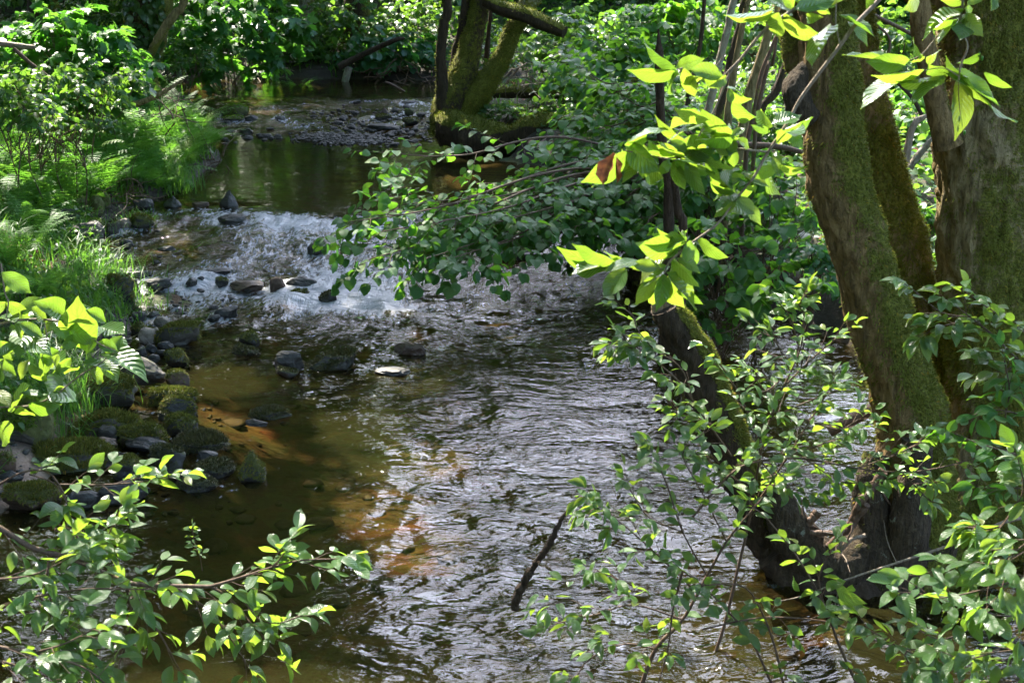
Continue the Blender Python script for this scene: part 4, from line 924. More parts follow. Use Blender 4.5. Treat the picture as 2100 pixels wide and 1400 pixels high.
simple_tree("stump", "dark mossy stump behind the hazel leaves left of the snag", "stump", [(1312, 300, 66, 11.5), (1312, 240, 60, 11.5), (1316, 190, 52, 11.5), (1320, 158, 44, 11.5)], M_BARKD, moss=lambda V, N: .75+0*V[:, 0], sides=32, fuzzd=2500, seed=93)
simple_tree("stump", "black undercut stump on the right bank behind the broken stem", "stump", [(1335, 560, 90, 9.3), (1325, 500, 88, 9.4), (1318, 440, 80, 9.5), (1325, 390, 66, 9.5)], M_BARKD, moss=lambda V, N: .3+.4*fbm(V*2, 2, 1), sides=32, seed=94)
for k, (pts, lb, m_) in enumerate([
    ([(1858, 335, 15, 8.2), (1862, 300, 15, 8.2), (1872, 262, 14, 8.2), (1885, 245, 12, 8.2), (1905, 236, 6, 8.2)], "pale bent root arching up between the alder stems", M_TWIGP),
    ([(1865, 345, 14, 8.4), (1890, 310, 15, 8.4), (1915, 285, 14, 8.4), (1935, 270, 12, 8.4)], "pale slanting limb behind the bent root", M_BARKP),
    ([(1450, 292, 11, 8.8), (1530, 297, 12, 8.8), (1590, 300, 12, 8.8), (1645, 312, 10, 8.8)], "bare dead limb lying level behind the sunlit leaves", M_TWIG),
    ([(1790, 30, 7, 9.5), (1840, 55, 8, 9.5), (1880, 75, 8, 9.5), (1930, 90, 7, 9.5)], "thin fallen limb across the bright clearing between the alder stems", M_TWIG),
    ([(1790, 45, 5, 9.2), (1825, 85, 6, 9.2), (1805, 160, 7, 9.2), (1790, 200, 7, 9.2)], "thin crooked twig standing in the bright clearing", M_TWIG),
    ([(1830, 160, 7, 7.8), (1870, 200, 8, 7.8), (1890, 235, 8, 7.8)], "short dark twig leaning on the side of the bright clearing", M_BARKD),
    ([(1700, 886, 22, 5.9), (1745, 860, 27, 5.9), (1790, 838, 26, 5.9), (1850, 800, 26, 5.9), (1905, 765, 30, 5.9), (1950, 738, 32, 5.9)], "smooth grey branch passing low behind the leaning alder stem", M_TWIG),
    ([(695, 138, 15, 19.0), (725, 122, 13, 19), (770, 100, 11, 18.9), (812, 82, 9, 18.8), (830, 78, 6, 18.8)], "fallen branch propped over the far edge of the pool", M_BARKD),
    ([(705, 176, 14, 19.2), (711, 155, 15, 19.2), (716, 138, 14, 19.2)], "pale post-like root holding up the fallen branch", M_BARKP),
    ([(830, 188, 4, 17), (800, 172, 5, 17), (790, 168, 3, 17)], "small bare twig reaching out of the water by the overhanging tree", M_TWIG),
    ([(478, 172, 5, 19), (486, 160, 5, 19), (496, 150, 3, 19)], "short pale stick leaning on the far shore", M_TWIGP),
    ([(-10, 88, 12, 11.5), (40, 95, 12, 11.5), (72, 97, 8, 11.5)], "bare grey stick jutting in from the left edge", M_TWIGP),
    ([(28, 100, 8, 11.2), (60, 128, 8, 11.2), (95, 155, 7, 11.2)], "grey stick slanting down through the brambles at the left", M_TWIG),
    ([(250, 220, 11, 11.5), (290, 210, 12, 11.5), (330, 192, 9, 11.5), (375, 165, 5, 11.5)], "mossy branch lying over the ferns of the left bank", M_BARK2)]):
    W = [(*at(*q[:2], q[3]), px2m(q[2], at(*q[:2], q[3]))/2) for q in pts]
    o = empty("dead_branch", W[0][:3], lb, "branch"); trunk_w(o, W, m_, name="wood", sides=14, step=.02, moss=lambda V, N: .35*ss(.2, 1, N[:, 2]), seed=95+k)

def stick(name, lb, pts, mat, cat="branch", parent=None, sides=10, twigs=0, seed=0):
    W = np.array([(*at(q[0], q[1], q[3]), px2m(q[2], at(q[0], q[1], q[3]))/2) for q in pts]); r = np.random.default_rng(seed)
    a = Acc(); S = spline(W, max(8, len(W)*6)); S[1:-1, :3] += r.normal(0, .0015, (len(S)-2, 3)); tube(a, S[:, :3], np.maximum(S[:, 3], .0006)*(1+.15*r.normal(0, 1, len(S)).clip(-1, 1)), sides)
    for _ in range(twigs):
        i = r.integers(2, len(S)-1); d = nrm(r.normal(0, 1, 3)); tube(a, [S[i, :3], S[i, :3]+d*.05, S[i, :3]+d*.1+r.normal(0, .02, 3)], [S[i, 3]*.5, S[i, 3]*.35, .0008], 5)
    o = a.build(name, mat, origin=W[0, :3]); return tag(o, lb, cat)
stick("stick", "crooked dark stick standing up out of the rippled water", [(1056, 1250, 17, 4.42), (1060, 1225, 18, 4.42), (1084, 1176, 19, 4.42), (1092, 1165, 13, 4.42), (1120, 1125, 14, 4.4), (1128, 1112, 15, 4.4), (1145, 1075, 11, 4.4), (1163, 1050, 9, 4.4), (1190, 1030, 7, 4.4), (1214, 1009, 4, 4.4)], M_BARKD, twigs=1, seed=1)
for k, (pts, lb) in enumerate([
    ([(1812, 965, 20, 4.62), (1788, 1000, 18, 4.62), (1762, 1035, 16, 4.62), (1745, 1070, 15, 4.64), (1722, 1098, 14, 4.66), (1698, 1120, 13, 4.68)], "dark dead branch wedged upright in the alder's root saddle"),
    ([(1778, 1035, 13, 4.60), (1755, 1065, 14, 4.62), (1733, 1090, 15, 4.64), (1708, 1092, 12, 4.66), (1660, 1093, 11, 4.68)], "forked dead branch lying level in the alder's root saddle"),
    ([(1678, 1049, 18, 4.68), (1662, 1068, 16, 4.68), (1645, 1084, 14, 4.70)], "short broken stub sticking up beside the root saddle"),
    ([(1775, 1097, 8, 4.6), (1745, 1106, 9, 4.6), (1722, 1128, 9, 4.62), (1730, 1070, 8, 4.62)], "pale peeled stick in the heap of twigs of the root saddle")]):
    stick("dead_branch", lb, pts, M_TWIG if k != 3 else M_TWIGP, seed=20+k, twigs=2)
stick("twig", "black twig stuck in the tip of the pointed mossy stone", [(507, 938, 5, 6.05), (510, 930, 5, 6.05), (513, 923, 3, 6.05)], M_BARKD)
# tangled roots and twigs below the undercut left bank and the far shore
for k, (cx, cy, Y, n, sp, lb) in enumerate([(400, 345, 13.2, 46, 60, "tangle of bare twigs hanging from the undercut left bank"), (265, 400, 11.3, 22, 35, "dark roots under the ferns at the bend of the left bank"),
        (820, 158, 19.0, 30, 80, "tangle of pale roots along the foot of the far bank"), (540, 160, 19.2, 14, 50, "loose sticks washed against the far shore"), (350, 225, 13.0, 26, 70, "dry brown twigs lying over the crest of the fern bank"),
        (1560, 520, 8.6, 34, 110, "dark fine roots hanging from the right bank"), (1090, 150, 14.6, 26, 60, "bare brushwood behind the overhanging tree"), (1800, 400, 8.2, 26, 90, "heap of bare sticks between the alder stems"), (1470, 655, 7.9, 40, 110, "fine roots trailing from the low bank behind the broken stem")]):
    r = np.random.default_rng(300+k); a = Acc(); s = Y/F
    for _ in range(n):
        p = at(cx+r.normal(0, sp*.5), cy+r.normal(0, 16), Y+r.normal(0, .2)); q = [p]; d = nrm(r.normal(0, 1, 3)*[1, .6, .6]-[0, 0, .35])
        for _ in range(4): d = nrm(d+r.normal(0, .4, 3)); q.append(q[-1]+d*r.uniform(.06, .14))
        tube(a, spline(q, 9), np.linspace(r.uniform(.8, 1.8), .4, 9)*s, 5, cap=False)
    o = a.build("root_tangle" if k in (1, 2, 5) else "brushwood", M_TWIGP if k in (3, 6) else M_TWIG, origin=at(cx, cy, Y)); tag(o, lb, "twigs")
# ---------------------------------------------------------------- bushes
def bush(px, py, rx, ry, Y, tpl, mat, size, n, label, name="shrub", cat="shrub", seed=0, dep=.75, flat=.5, clump=9, wid=1.0, layer=.35, group=None):
    """stems from the ground to leafy twig ends that fill the crown; rx, ry in photograph pixels at distance Y"""
    r = np.random.default_rng(1000+seed); c = at(px, py, Y); s = depth(c)/F; R = np.array([rx*s, min(rx, ry*1.5)*s*dep, ry*s])
    g = tz(c[0], c[1]+R[1]*.3); base = np.array([c[0]+r.normal(0, .1), c[1]+R[1]*.3, g])
    o = empty(name, base, label, cat, group); st = Acc(); lv = Leaves()
    m = int(n/clump); u = nrm(r.normal(0, 1, (m*3, 3)))*(r.random((m*3, 1))**.4); P = c+u*R
    P = P[(fbm(P/(.35*max(.6, R.max()))+seed, 2, seed) > -.16)]
    hz = terr(P[:, 0], P[:, 1], False); P = P[P[:, 2] > np.maximum(hz, wl(P[:, 1]))+.04][:m]
    for k, p in enumerate(P):
        out = nrm((p-c)/R*[1, 1, .3]+r.normal(0, .35, 3)); L = clump*size*.30; q = p.copy(); d = nrm(out*[1, 1, .25]+[0, 0, .1]); pts = [q.copy()]
        for i in range(clump):
            d = nrm(d+r.normal(0, .12, 3)-[0, 0, .05]); q = q+d*L/clump; side = nrm(np.cross(d, UPV)+1e-6)*(1 if i % 2 else -1)
            ld = nrm(d*r.uniform(.3, .8)+side*r.uniform(.5, 1.2)-UPV*r.uniform(0, .7)); lv.one(q, ld, nrm(UPV*1.0+r.normal(0, flat, 3)), size*r.uniform(.6, 1.15)); pts.append(q.copy())
        if k % 2 == 0: tube(st, [pts[0], pts[clump//2], pts[-1]], [size*.03, size*.025, size*.012], 4, cap=False)
    ns = max(3, min(9, m//30)) if mat is not M_SHRUB else 4
    for k in range(ns):
        if len(P) == 0: break
        t = P[r.integers(len(P))]; b = base+r.normal(0, .08, 3)*[1, 1, 0]-[0, 0, .05]; mid = (b+t)/2+r.normal(0, .06, 3)+[0, 0, .15*np.linalg.norm(t-b)*.5]
        tube(st, spline([b, mid, t], 14), np.linspace(.006+.004*R[0], .003, 14), 6, cap=False)
        for _ in range(5):
            t2 = P[np.argmin(np.linalg.norm(P-(t+r.normal(0, .4, 3)*R), axis=1))]; tube(st, spline([mid, (mid+t2)/2+r.normal(0, .05, 3), t2], 8), np.linspace(.004, .002, 8), 4, cap=False)
    a = Acc(); lv.emit(a, tpl, wid, seed=seed)
    if a.n: child(a, "foliage", mat, o)
    if st.n: child(st, "stems", M_TWIG, o)
    return o
BU = [
 (120,115,150,95,12.5,MP,M_MAPLE,.13,900,"broad-leaved sycamore bush spreading over the upper left bank","maple_bush"),
 (205,165,60,45,11.8,MP,M_MAPLE,.12,260,"small sycamore bush with low hanging lit leaves left of the ivy-clad tree","maple_bush"),
 (470,60,135,98,18.6,MP,M_MAPLE,.17,1150,"tall sycamore bush overhanging the far shore, bright and many-lobed","maple_bush"),
 (150,175,140,42,11.0,OV,M_SHRUB,.065,800,"small-leaved bramble thicket in the middle of the left slope","bramble_bush"),
 (40,215,100,38,10.2,OV,M_SHRUB,.065,500,"sun-flecked bramble patch at the left edge","bramble_bush"),
 (150,250,110,20,10.4,OV,M_SHRUB,.05,260,"low scrub with dry sunlit leaves above the ferns","bramble_bush"),
 (250,20,110,45,16.5,OV,M_SHRUB,.07,1000,"pale green undergrowth behind the ivy-clad tree","shrub"),
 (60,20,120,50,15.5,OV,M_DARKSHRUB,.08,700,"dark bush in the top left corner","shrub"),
 (370,110,60,60,16.5,OV,M_SHRUB,.06,700,"loose small-leaved bush between the leaning tree and the far shore","shrub"),
 (600,110,60,50,20.0,OV,M_SHRUB,.10,500,"nettle-like plants at the foot of the straight pale brown tree","shrub"),
 (700,50,80,70,20.3,OV,M_SHRUB,.075,1400,"small-leaved alder bush on the far bank above the propped branch","shrub"),
 (800,110,90,50,19.8,HZ,M_DARKSHRUB,.13,600,"dark layered bush drooping to the water at the far bank","shrub"),
 (845,40,70,60,20.6,OV,M_SHRUB,.085,900,"light green bush left of the overhanging tree","shrub"),
 (590,30,60,60,21.5,HZ,M_HAZEL,.14,400,"hazel bush half hidden behind the straight pale brown tree","hazel_bush"),
 (1010,120,70,70,16.5,OV,M_SHRUB,.08,700,"sunlit undergrowth seen between the stems of the overhanging tree","shrub"),
 (1180,90,110,70,15.0,OV,M_SHRUB,.09,1100,"bright bush behind the broken limb of the overhanging tree","shrub"),
 (1050,225,70,22,14.3,OV,M_SHRUB,.04,800,"low small-leaved plants growing in the hollow of the mossy root ledge","ground_plant"),
 (1260,150,110,80,12.8,HZ,M_HAZEL,.10,900,"hazel bush with pale glossy leaves right of the overhanging tree","hazel_bush"),
 (1400,40,110,60,13.6,HZ,M_HAZEL,.10,800,"hazel bush at the top behind the pale leaning sapling","hazel_bush"),
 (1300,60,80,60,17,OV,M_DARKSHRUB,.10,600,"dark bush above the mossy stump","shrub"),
 (1570,60,90,70,14.5,OV,M_SHRUB,.08,900,"bush filling the gap left of the alder's burl","shrub"),
 (1580,260,90,60,11.5,OV,M_SHRUB,.06,900,"light green undergrowth between the thin saplings","shrub"),
 (1840,120,80,110,14,OV,M_SHRUB,.09,1100,"bright sunlit bush seen between the alder stems","shrub"),
 (1850,260,50,80,11.5,OV,M_GRASS,.07,700,"yellow-green nettles in the clearing between the alder stems","nettle_patch"),
 (1890,445,40,30,7.6,MP,M_GRASS,.06,120,"small bright seedling patch low between the alder stems","ground_plant"),
 (1420,250,90,70,11.0,HZ,M_HAZEL,.09,500,"shaded hazel bush behind the thin brown snag","hazel_bush"),
 (1470,360,110,60,9.0,HZ,M_HAZEL,.09,500,"dark hazel bush just behind the sunlit branch","hazel_bush"),
 (1560,560,130,80,7.6,HZ,M_HAZEL,.085,240,"hazel spray hanging over the black pool below the right bank","hazel_bush"),
 (1480,500,90,70,7.8,HZ,M_HAZEL,.085,230,"hazel spray left of the leaning alder stem at mid height","hazel_bush"),
 (1475,640,90,45,7.7,HZ,M_HAZEL,.07,170,"low hazel spray trailing over the dark bank right behind the broken stem","hazel_bush"),
 (1640,400,80,90,8.4,HZ,M_HAZEL,.08,230,"shaded hazel spray against the leaning alder stem","hazel_bush"),
 (1680,500,50,60,7.6,OV,M_DARKSHRUB,.05,220,"small dark plant clinging to the root bank by the leaning stem","ground_plant"),
 (2090,300,60,200,8,OV,M_SHRUB,.08,600,"bush at the right edge behind the thick alder stem","shrub"),
]
for k, b in enumerate(BU): bush(*b[:10], name=b[10], cat={'maple_bush': 'sycamore bush', 'bramble_bush': 'bramble', 'hazel_bush': 'hazel bush', 'nettle_patch': 'nettles', 'ground_plant': 'plant'}.get(b[10], 'shrub'), seed=k)
# the wood behind: low bushes and trees, each one a thing
BB = [("leftmost dark bush of the wood behind the ivy-clad tree", -30), ("tall bush of the wood beyond the upper left bank", 160), ("dense bush behind the bright sycamore", 350), ("deep green bush behind the straight pale brown tree", 560),
      ("bush of the wood behind the propped fallen branch", 760), ("bush of the wood seen through the stems of the overhanging tree", 950), ("dark bush far behind the broken limb", 1150), ("dim bush far behind the mossy stump", 1340),
      ("far bush behind the pale leaning sapling", 1530), ("far bush at the top left of the alder's leaning stem", 1720), ("far bright bush behind the clearing", 1900), ("far bush at the top right corner", 2090)]
for k, (lb, px) in enumerate(BB): bush(px, -10, 150, 150, 23.5+(k*37 % 5)*.4, OV, M_SHRUB if k % 2 else M_DARKSHRUB, .16, 900, lb, seed=60+k, dep=.6)
FT = [(-13, 27, "dark far tree standing behind the upper left bank"), (-9.5, 24, "mossy far tree behind the sycamore bush"), (-7, 29, "slim far tree behind the ivy-clad tree"), (-4.6, 25.5, "far tree behind the bright sycamore"),
      (-1.8, 26, "far tree behind the small-leaved alder bush"), (.6, 25, "far tree behind the overhanging tree"), (3.2, 26.5, "far tree behind the broken limb"), (5.6, 23, "far tree behind the mossy stump"),
      (8.4, 27, "far tree behind the thin saplings"), (11.5, 24.5, "far tree behind the leaning alder stem"), (9.2, 19, "dim tree in the wood beyond the bright clearing"), (13, 30, "far tree at the right edge of the wood"),
      (6.8, 16.5, "mossy trunk in the wood left of the alder"), (-11.5, 18.5, "thick trunk in the wood of the left slope")]
for k, (x, y, lb) in enumerate(FT):
    z = tz(x, y); r = .14+.05*(k % 3); o = empty("background_tree", (x, y, z), lb, "tree")
    top = 8.0 if x > -4 else 12
    trunk_w(o, [(x, y, z-.2, r*1.4), (x+.1, y, z+.8, r), (x+.2*(k % 3-1), y, z+3, r*.85), (x+.4*(k % 3-1), y+.1, z+6, r*.55)], M_BARKD if k % 2 else M_BARK2, sides=20, step=.12, moss=ml, seed=400+k)
    crown(o, (x, y, (4.4 if x > -4 else 6.4)), (3.0, 2.4, (2.8 if x > -4 else 4.2)), 650, .18, 420+k, [(x, y, z+3), (x, y, z+4.5)], per=24, cr=.55, win=True)
# trees on the left slope whose crowns shade the stream
for k, (x, y, cz, rr, lb) in enumerate([(-7.6, 12.5, 8.0, 3.0, "tree high on the left slope whose crown shades the ferns"), (-6.2, 17.5, 8.8, 3.0, "tree of the left slope behind the bramble thicket"), (-6.6, 8.0, 8.5, 2.9, "tree on the near left slope with a wide crown"),
        (-2.5, 20.8, 10.5, 3.0, "tall tree beside the straight pale brown one"), (-9.5, 15.5, 8, 3.2, "tree at the top of the left slope above the bramble thicket"), (-9.3, 10.5, 7.5, 3.2, "tree at the top of the left slope above the ferns"),
        (-4.6, 21.5, 8.5, 2.8, "tree on the far bank beside the bright sycamore"), (-6.8, 5.4, 7.5, 2.8, "tree beside the shore stones, out of the picture to the left"), (-8.0, 21.5, 8.5, 3.2, "tree on the far bank behind the ivy-clad tree")]):
    z = tz(x, y); o = empty("shade_tree", (x, y, z), lb, "tree")
    cx = x+(2.0 if k < 3 else (1.2 if x < -6 else 0)); trunk_w(o, [(x, y, z-.2, .25), (x+.1, y, z+1.5, .18), ((x+cx)/2, y, cz*.6, .14), (cx, y, cz, .06)], M_BARKD, sides=20, step=.1, moss=ml, seed=440+k)
    crown(o, (cx, y, cz+.2), (rr, rr, 1.9), 750, .14, 450+k, [((x+cx)/2, y, cz*.6), (cx, y, cz)], cr=.48)
    crown(o, ((cx+.4 if k < 3 else (x*2+cx)/3), y, cz*.56), (rr*.85, rr*.75, 2.0), 480, .14, 455+k, cr=.5, name="lower_crown")

# the wood behind and beside the viewer, which closes off most of the sky
for k, (x, y, cz, rr, lb) in enumerate([(-5.5, -1.5, 7.5, 3.6, "tree on the left bank behind the viewer"), (-4.5, -7, 8, 4.2, "second tree on the left bank behind the viewer"), 
        (-7.5, 3.5, 7.5, 3.2, "tree on the left bank level with the viewer"), (0, -11, 8, 5.0, "tree upstream of nothing, far behind the viewer"), (9.5, 9.5, 8.5, 3.2, "tree in the wood right of the alder"), (-10.5, 7, 8, 3.5, "tree at the top of the left slope")]):
    if k == 3: x, lb = -1.0, "third tree behind the viewer beyond the others"
    z = tz(x, y); o = empty("shade_tree", (x, y, z), lb, "tree"); cx = x*.72 if abs(x) < 8 else x
    trunk_w(o, [(x, y, z-.2, .25), (x+.1, y, z+1.5, .18), ((x+cx)/2, y, cz*.6, .14), (cx, y, cz, .06)], M_BARKD, sides=16, step=.15, moss=ml, seed=460+k)
    crown(o, (cx, y, cz-.6), (rr*1.15, rr*1.15, 3.3), 800, .22, 470+k, [((x+cx)/2, y, cz*.6), (cx, y, cz)], per=20, cr=.6)

# ---------------------------------------------------------------- the hazel that arches over the riffle
hb = onz(1330, 480); hb = np.array([1.75, 10.4, tz(1.75, 10.4)])
hz_ = empty("hazel_bush", hb, "large hazel arching from the right bank far out over the main riffle", "hazel bush"); br, lv = Acc(), Leaves(); r = np.random.default_rng(77)
ends = [(690, 500, 8.1, 45), (735, 575, 7.9, 30), (765, 325, 9.0, 20), (850, 575, 7.9, 40), (925, 575, 7.9, 30), (985, 560, 8.1, 20), (880, 430, 8.5, 70), (800, 430, 8.6, 60), (990, 420, 8.9, 60), (1060, 430, 8.8, 80), (1100, 470, 8.6, 70), (1180, 510, 8.6, 40),
        (1255, 520, 8.7, 30), (940, 470, 8.3, 70), (1020, 500, 8.3, 60), (1200, 160, 10.6, 80), (1190, 250, 10.2, 90), (1180, 300, 10, 80), (1240, 330, 9.6, 80), (1150, 380, 9.2, 90), (1300, 400, 9.0, 60), (1210, 430, 8.9, 80), (1000, 430, 8.7, 80),
        (1270, 200, 10.4, 80), (900, 500, 8.1, 60), (760, 520, 8.1, 40), (1330, 460, 8.7, 50), (1180, 140, 10.8, 80), (1330, 300, 9.5, 60), (1230, 260, 10.6, 60)]
for k, (ex, ey, Y, j) in enumerate(ends):
    e = at(ex+(25 if ex < 900 else 0), ey-(45 if ey > 480 else 10), Y); mid1 = hb*.55+e*.45+[0, 0, .16+.16*r.random()]; st = hb+[0, 0, .1]+r.normal(0, .05, 3)
    if ey < 350: mid1 = hb*.5+e*.5+[0, 0, .3]
    mid2 = hb*.2+e*.8+[0, 0, .06]
    S = spline([st, mid1, mid2, e], 60); tube(br, S, np.linspace(.017, .003, 60), 6, cap=False)
    T = nrm(np.gradient(S, axis=0))
    for i in range(16, 60, 2):
        side = nrm(np.cross(T[i], UPV))*(1 if (i//2) % 2 else -1); dd = nrm(T[i]*r.uniform(.3, .9)+side*r.uniform(.5, 1.1)+UPV*r.normal(-.12, .25))
        twig(br, lv, S[i], dd, r.uniform(.22, .5), .076, r=.0022, gap=.046, droop=.38, flat=.30, r_=r)
    for q in range(3): twig(br, lv, S[-1-q*2], nrm(T[-1]+r.normal(0, .3, 3)-[0, 0, .45]), r.uniform(.2, .35), .085, r=.002, gap=.05, droop=1.2, r_=r)
for (x0, y0, x1, y1) in [(905, 420, 845, 360), (845, 360, 775, 315), (880, 395, 755, 380), (870, 400, 745, 420), (820, 440, 720, 440), (800, 460, 700, 470), (760, 500, 680, 500)]:
    p0, p1 = at(x0, y0, 8.4), at(x1, y1, 8.35); twig(br, lv, p0, p1-p0, np.linalg.norm(p1-p0), .088, r=.003, gap=.045, droop=.0, flat=.6, r_=r)
P_ = np.array(lv.p); kp = [i for i in range(len(P_)) if P_[i, 2] > wl(P_[i, 1])+.1]
for at_ in ('p', 'd', 'n', 's'): setattr(lv, at_, [getattr(lv, at_)[i] for i in kp])
a = Acc(); lv.emit(a, HZ, 1.0); child(a, "foliage", M_HAZEL, hz_); child(br, "stems", M_TWIG, hz_)
# dying leaves hanging at the tips of its lowest twigs
dl = Leaves(); db = Acc()
for (x, y) in [(725, 590), (735, 560), (750, 575), (820, 590), (838, 575), (868, 580), (862, 560), (910, 590), (918, 575), (925, 580), (955, 580), (975, 585), (980, 580), (670, 525), (690, 530), (835, 560), (885, 545), (870, 545), (920, 560), (960, 555), (690, 560)]:
    p = at(x, y-25, 7.85); dl.one(p, [r.normal(0, .2), r.normal(0, .2), -1], nrm(r.normal(0, 1, 3)), r.uniform(.06, .09)); tube(db, [p+[0, 0, .06], p], [.0012, .001], 4)
a = Acc(); dl.emit(a, CH_M, .8); o = child(a, "wilted_leaves", M_DARKSHRUB, hz_)

# ---------------------------------------------------------------- ferns
def frond(acc, base, az, L, lift, r, npin=17, rn=.5):
    t = np.linspace(0, 1, npin+3); a0 = lift; curve = r.uniform(.9, 1.5); ang = a0-curve*t**1.3; step = L/(npin+2)
    h = np.r_[0, np.cumsum(np.cos(ang[:-1])*step)]; z = np.r_[0, np.cumsum(np.sin(ang[:-1])*step)]
    ca, sa = math.cos(az), math.sin(az); P = np.stack([h*ca, h*sa, z], -1)+base; T = nrm(np.gradient(P, axis=0)); X = np.array([-sa, ca, 0.]); N = nrm(np.cross(T, X)); N = np.where(N[:, 2:3] < 0, -N, N)
    tube(acc, P, np.linspace(.003, .0008, len(P)), 4, cap=False, rnd=rn)
    npl = 9; V = []
    for i in range(2, len(P)):
        v = (i-1)/(len(P)-1); ll = L*.24*(math.sin(PI*min(1, .18+.82*(1-(1-v)**1.3)*1.0)*.98+.0)**.8+.06) if v > .06 else L*.12
        ll = L*.25*max(.05, (1-v)**.75)*(.55+.45*min(1, v*4))
        for s in (-1, 1):
            D = nrm(X*s+T[i]*.35-N[i]*.12+r.normal(0, .05, 3)); W = nrm(np.cross(N[i], D)); u = (np.arange(npl)+.4)/npl
            c = P[i]+D*(u*ll)[:, None]-UPV*(u**2*ll*.15)[:, None]; wl_ = L*.027*(1-u*.75)[:, None]*r.uniform(.8, 1.1); hw = D*(ll/npl*.40)
            for q in (-1, 1): V.append(np.stack([c-hw, c+hw, c+hw*.8+W*wl_*q+D*wl_*.25, c-hw*.2+W*wl_*q*.85+D*wl_*.25], 1).reshape(-1, 3))
    V = np.concatenate(V); acc.add(V, Q=np.arange(len(V)).reshape(-1, 4), luv=np.tile([0, .5, rn], (len(V), 1)))
FM = []
for k in range(5):
    r = np.random.default_rng(500+k); a = Acc(); n = 10+k % 3
    for i in range(n): frond(a, np.array([0, 0, 0.]), i*2*PI/n+r.normal(0, .25), r.uniform(.5, .72), r.uniform(.9, 1.35), r, rn=r.random())
    FM.append(a.data("fern", M_FERN))
FERNS = [(130,440,1.1,"fern between the wide one above the slab and the moss cushions"),(50,400,1.1,"pale fern at the left edge above the slab"),(190,370,1.0,"upright fern in the middle of the sunlit slope"),(250,335,1.0,"fern with spreading fronds below the scrub"),(140,310,.95,"fern under the dry scrub leaves"),(10,330,1.0,"fern at the left edge under the bramble patch"),(90,320,.95,"fern low in the middle of the left slope"),
 (220,270,.95,"fern near the mossy branch on the left slope"),(280,260,.9,"fern beneath the mossy branch on the left slope"),(310,290,1.0,"fern in the densest part of the fern bank"),(385,330,.9,"fern hanging over the tangle of bare twigs"),(340,300,1.0,"broad fern at the centre of the fern bank"),(60,470,1.0,"fern spreading over the top of the grass at the left"),(20,455,1.1,"fern at the left edge at the height of the grey slab"),(85,415,1.15,"wide fern arching above the grey slab"),(150,405,1.1,"fern standing over the bright moss cushions"),(215,395,1.0,"fern at the crest of the bank above the shore stones"),
 (265,370,.95,"sunlit fern with pale tips in mid bank"),(320,375,.95,"fern over the dark roots at the bend of the bank"),(355,330,1.0,"fern leaning out over the undercut bank"),(395,300,1.05,"outermost fern reaching over the pool"),(350,270,1.05,"tall fern behind the outermost one"),
 (300,300,1.0,"fern under the dry brown twigs"),(240,310,.95,"fern among the sunlit scrub"),(180,340,1.0,"fern right of the topmost grass clump"),(110,350,1.0,"fern below the dry sunlit leaves"),(40,370,1.05,"fern at the left edge below the brambles"),
 (60,300,.9,"small fern at the foot of the brambles"),(370,240,1.0,"fern at the tip of the bank by the far riffle"),(410,265,.9,"low fern touching the far riffle"),(315,240,.9,"fern at the top of the fern bank"),(425,290,.8,"smallest fern at the water's edge beside the far riffle"),
 (10,540,.8,"fern in the grass at the left edge"),(70,500,.7,"young fern in the grass left of the moss cushions"),(330,345,.9,"fern half hidden by hanging grass"),(280,335,.9,"fern behind the sunlit one"),
 (560,165,.9,"fern hanging on the far shore under the sycamore"),(610,160,.8,"fern at the foot of the straight pale brown tree"),(500,158,.8,"fern under the low sycamore leaves at the far shore"),(1170,170,.7,"fern beside the fallen log"),(1240,215,.6,"bright fern left of the mossy stump"),
 (0,640,.7,"fern behind the large-leaved branch at the left edge"),(90,610,.65,"fern in the grass above the large-leaved branch")]
r = np.random.default_rng(9)
for k, (px, py, sc, lb) in enumerate(FERNS):
    c = ongr(px, py+12); c[2] = tz(c[0], c[1]); sc *= 1.22 if py < 345 and px < 320 else 1.05; o = bpy.data.objects.new("fern", FM[k % 5]); C.collection.objects.link(o); o.location = tuple(c-[0, 0, .02]); o.scale = (sc, sc, sc*r.uniform(.75, 1.0))
    o.rotation_euler = (r.normal(0, .1)-.05, .15 if px < 450 else 0, r.uniform(0, 6.28)); tag(o, lb, "fern", "ferns of the banks")
a = Acc(); r = np.random.default_rng(4)                    # the fern in front of the grass, fronds fanned to the right
b = ongr(150, 590); b[2] = tz(b[0], b[1])
for az, L, lf in ((-.1, .44, .75), (.35, .46, .95), (-.5, .36, .6), (.9, .40, 1.0), (1.5, .3, 1.1), (2.6, .3, 1.0)): frond(a, np.zeros(3), az, L, lf, r, 18, .8)
o = a.build("fern", M_FERN); o.location = tuple(b+[0, 0, .03]); tag(o, "single bright fern with fanned fronds pointing at the stream, below the grey boulder", "fern")

# ---------------------------------------------------------------- grass and ground cover (nobody could count it)
def blades(acc, P, L, w, r, lean=.5, rn=None):
    k = len(P); az = r.uniform(0, 2*PI, k); d = np.stack([np.cos(az), np.sin(az), az*0], -1); le = (r.random(k)*lean)[:, None]*L[:, None]; sd = np.stack([-np.sin(az), np.cos(az), az*0], -1)*w[:, None]
    V = [];
    for t in (0, .35, .7): c = P+UPV*(L*(t-.25*t*t))[:, None]+d*le*t*t*1.3; V += [c-sd*(1-t*.6), c+sd*(1-t*.6)]
    V.append(P+UPV*(L*.70)[:, None]+d*le*1.35); V = np.stack(V, 1).reshape(-1, 3); i0 = np.arange(k)[:, None]*7; rn = r.random(k).repeat(7)
    acc.add(V, Q=np.concatenate([i0+np.array([[0, 1, 3, 2]]), i0+np.array([[2, 3, 5, 4]])]), T=i0+np.array([[4, 5, 6]]), luv=np.stack([rn*0, rn*0+.5, rn], -1))
r = np.random.default_rng(21)
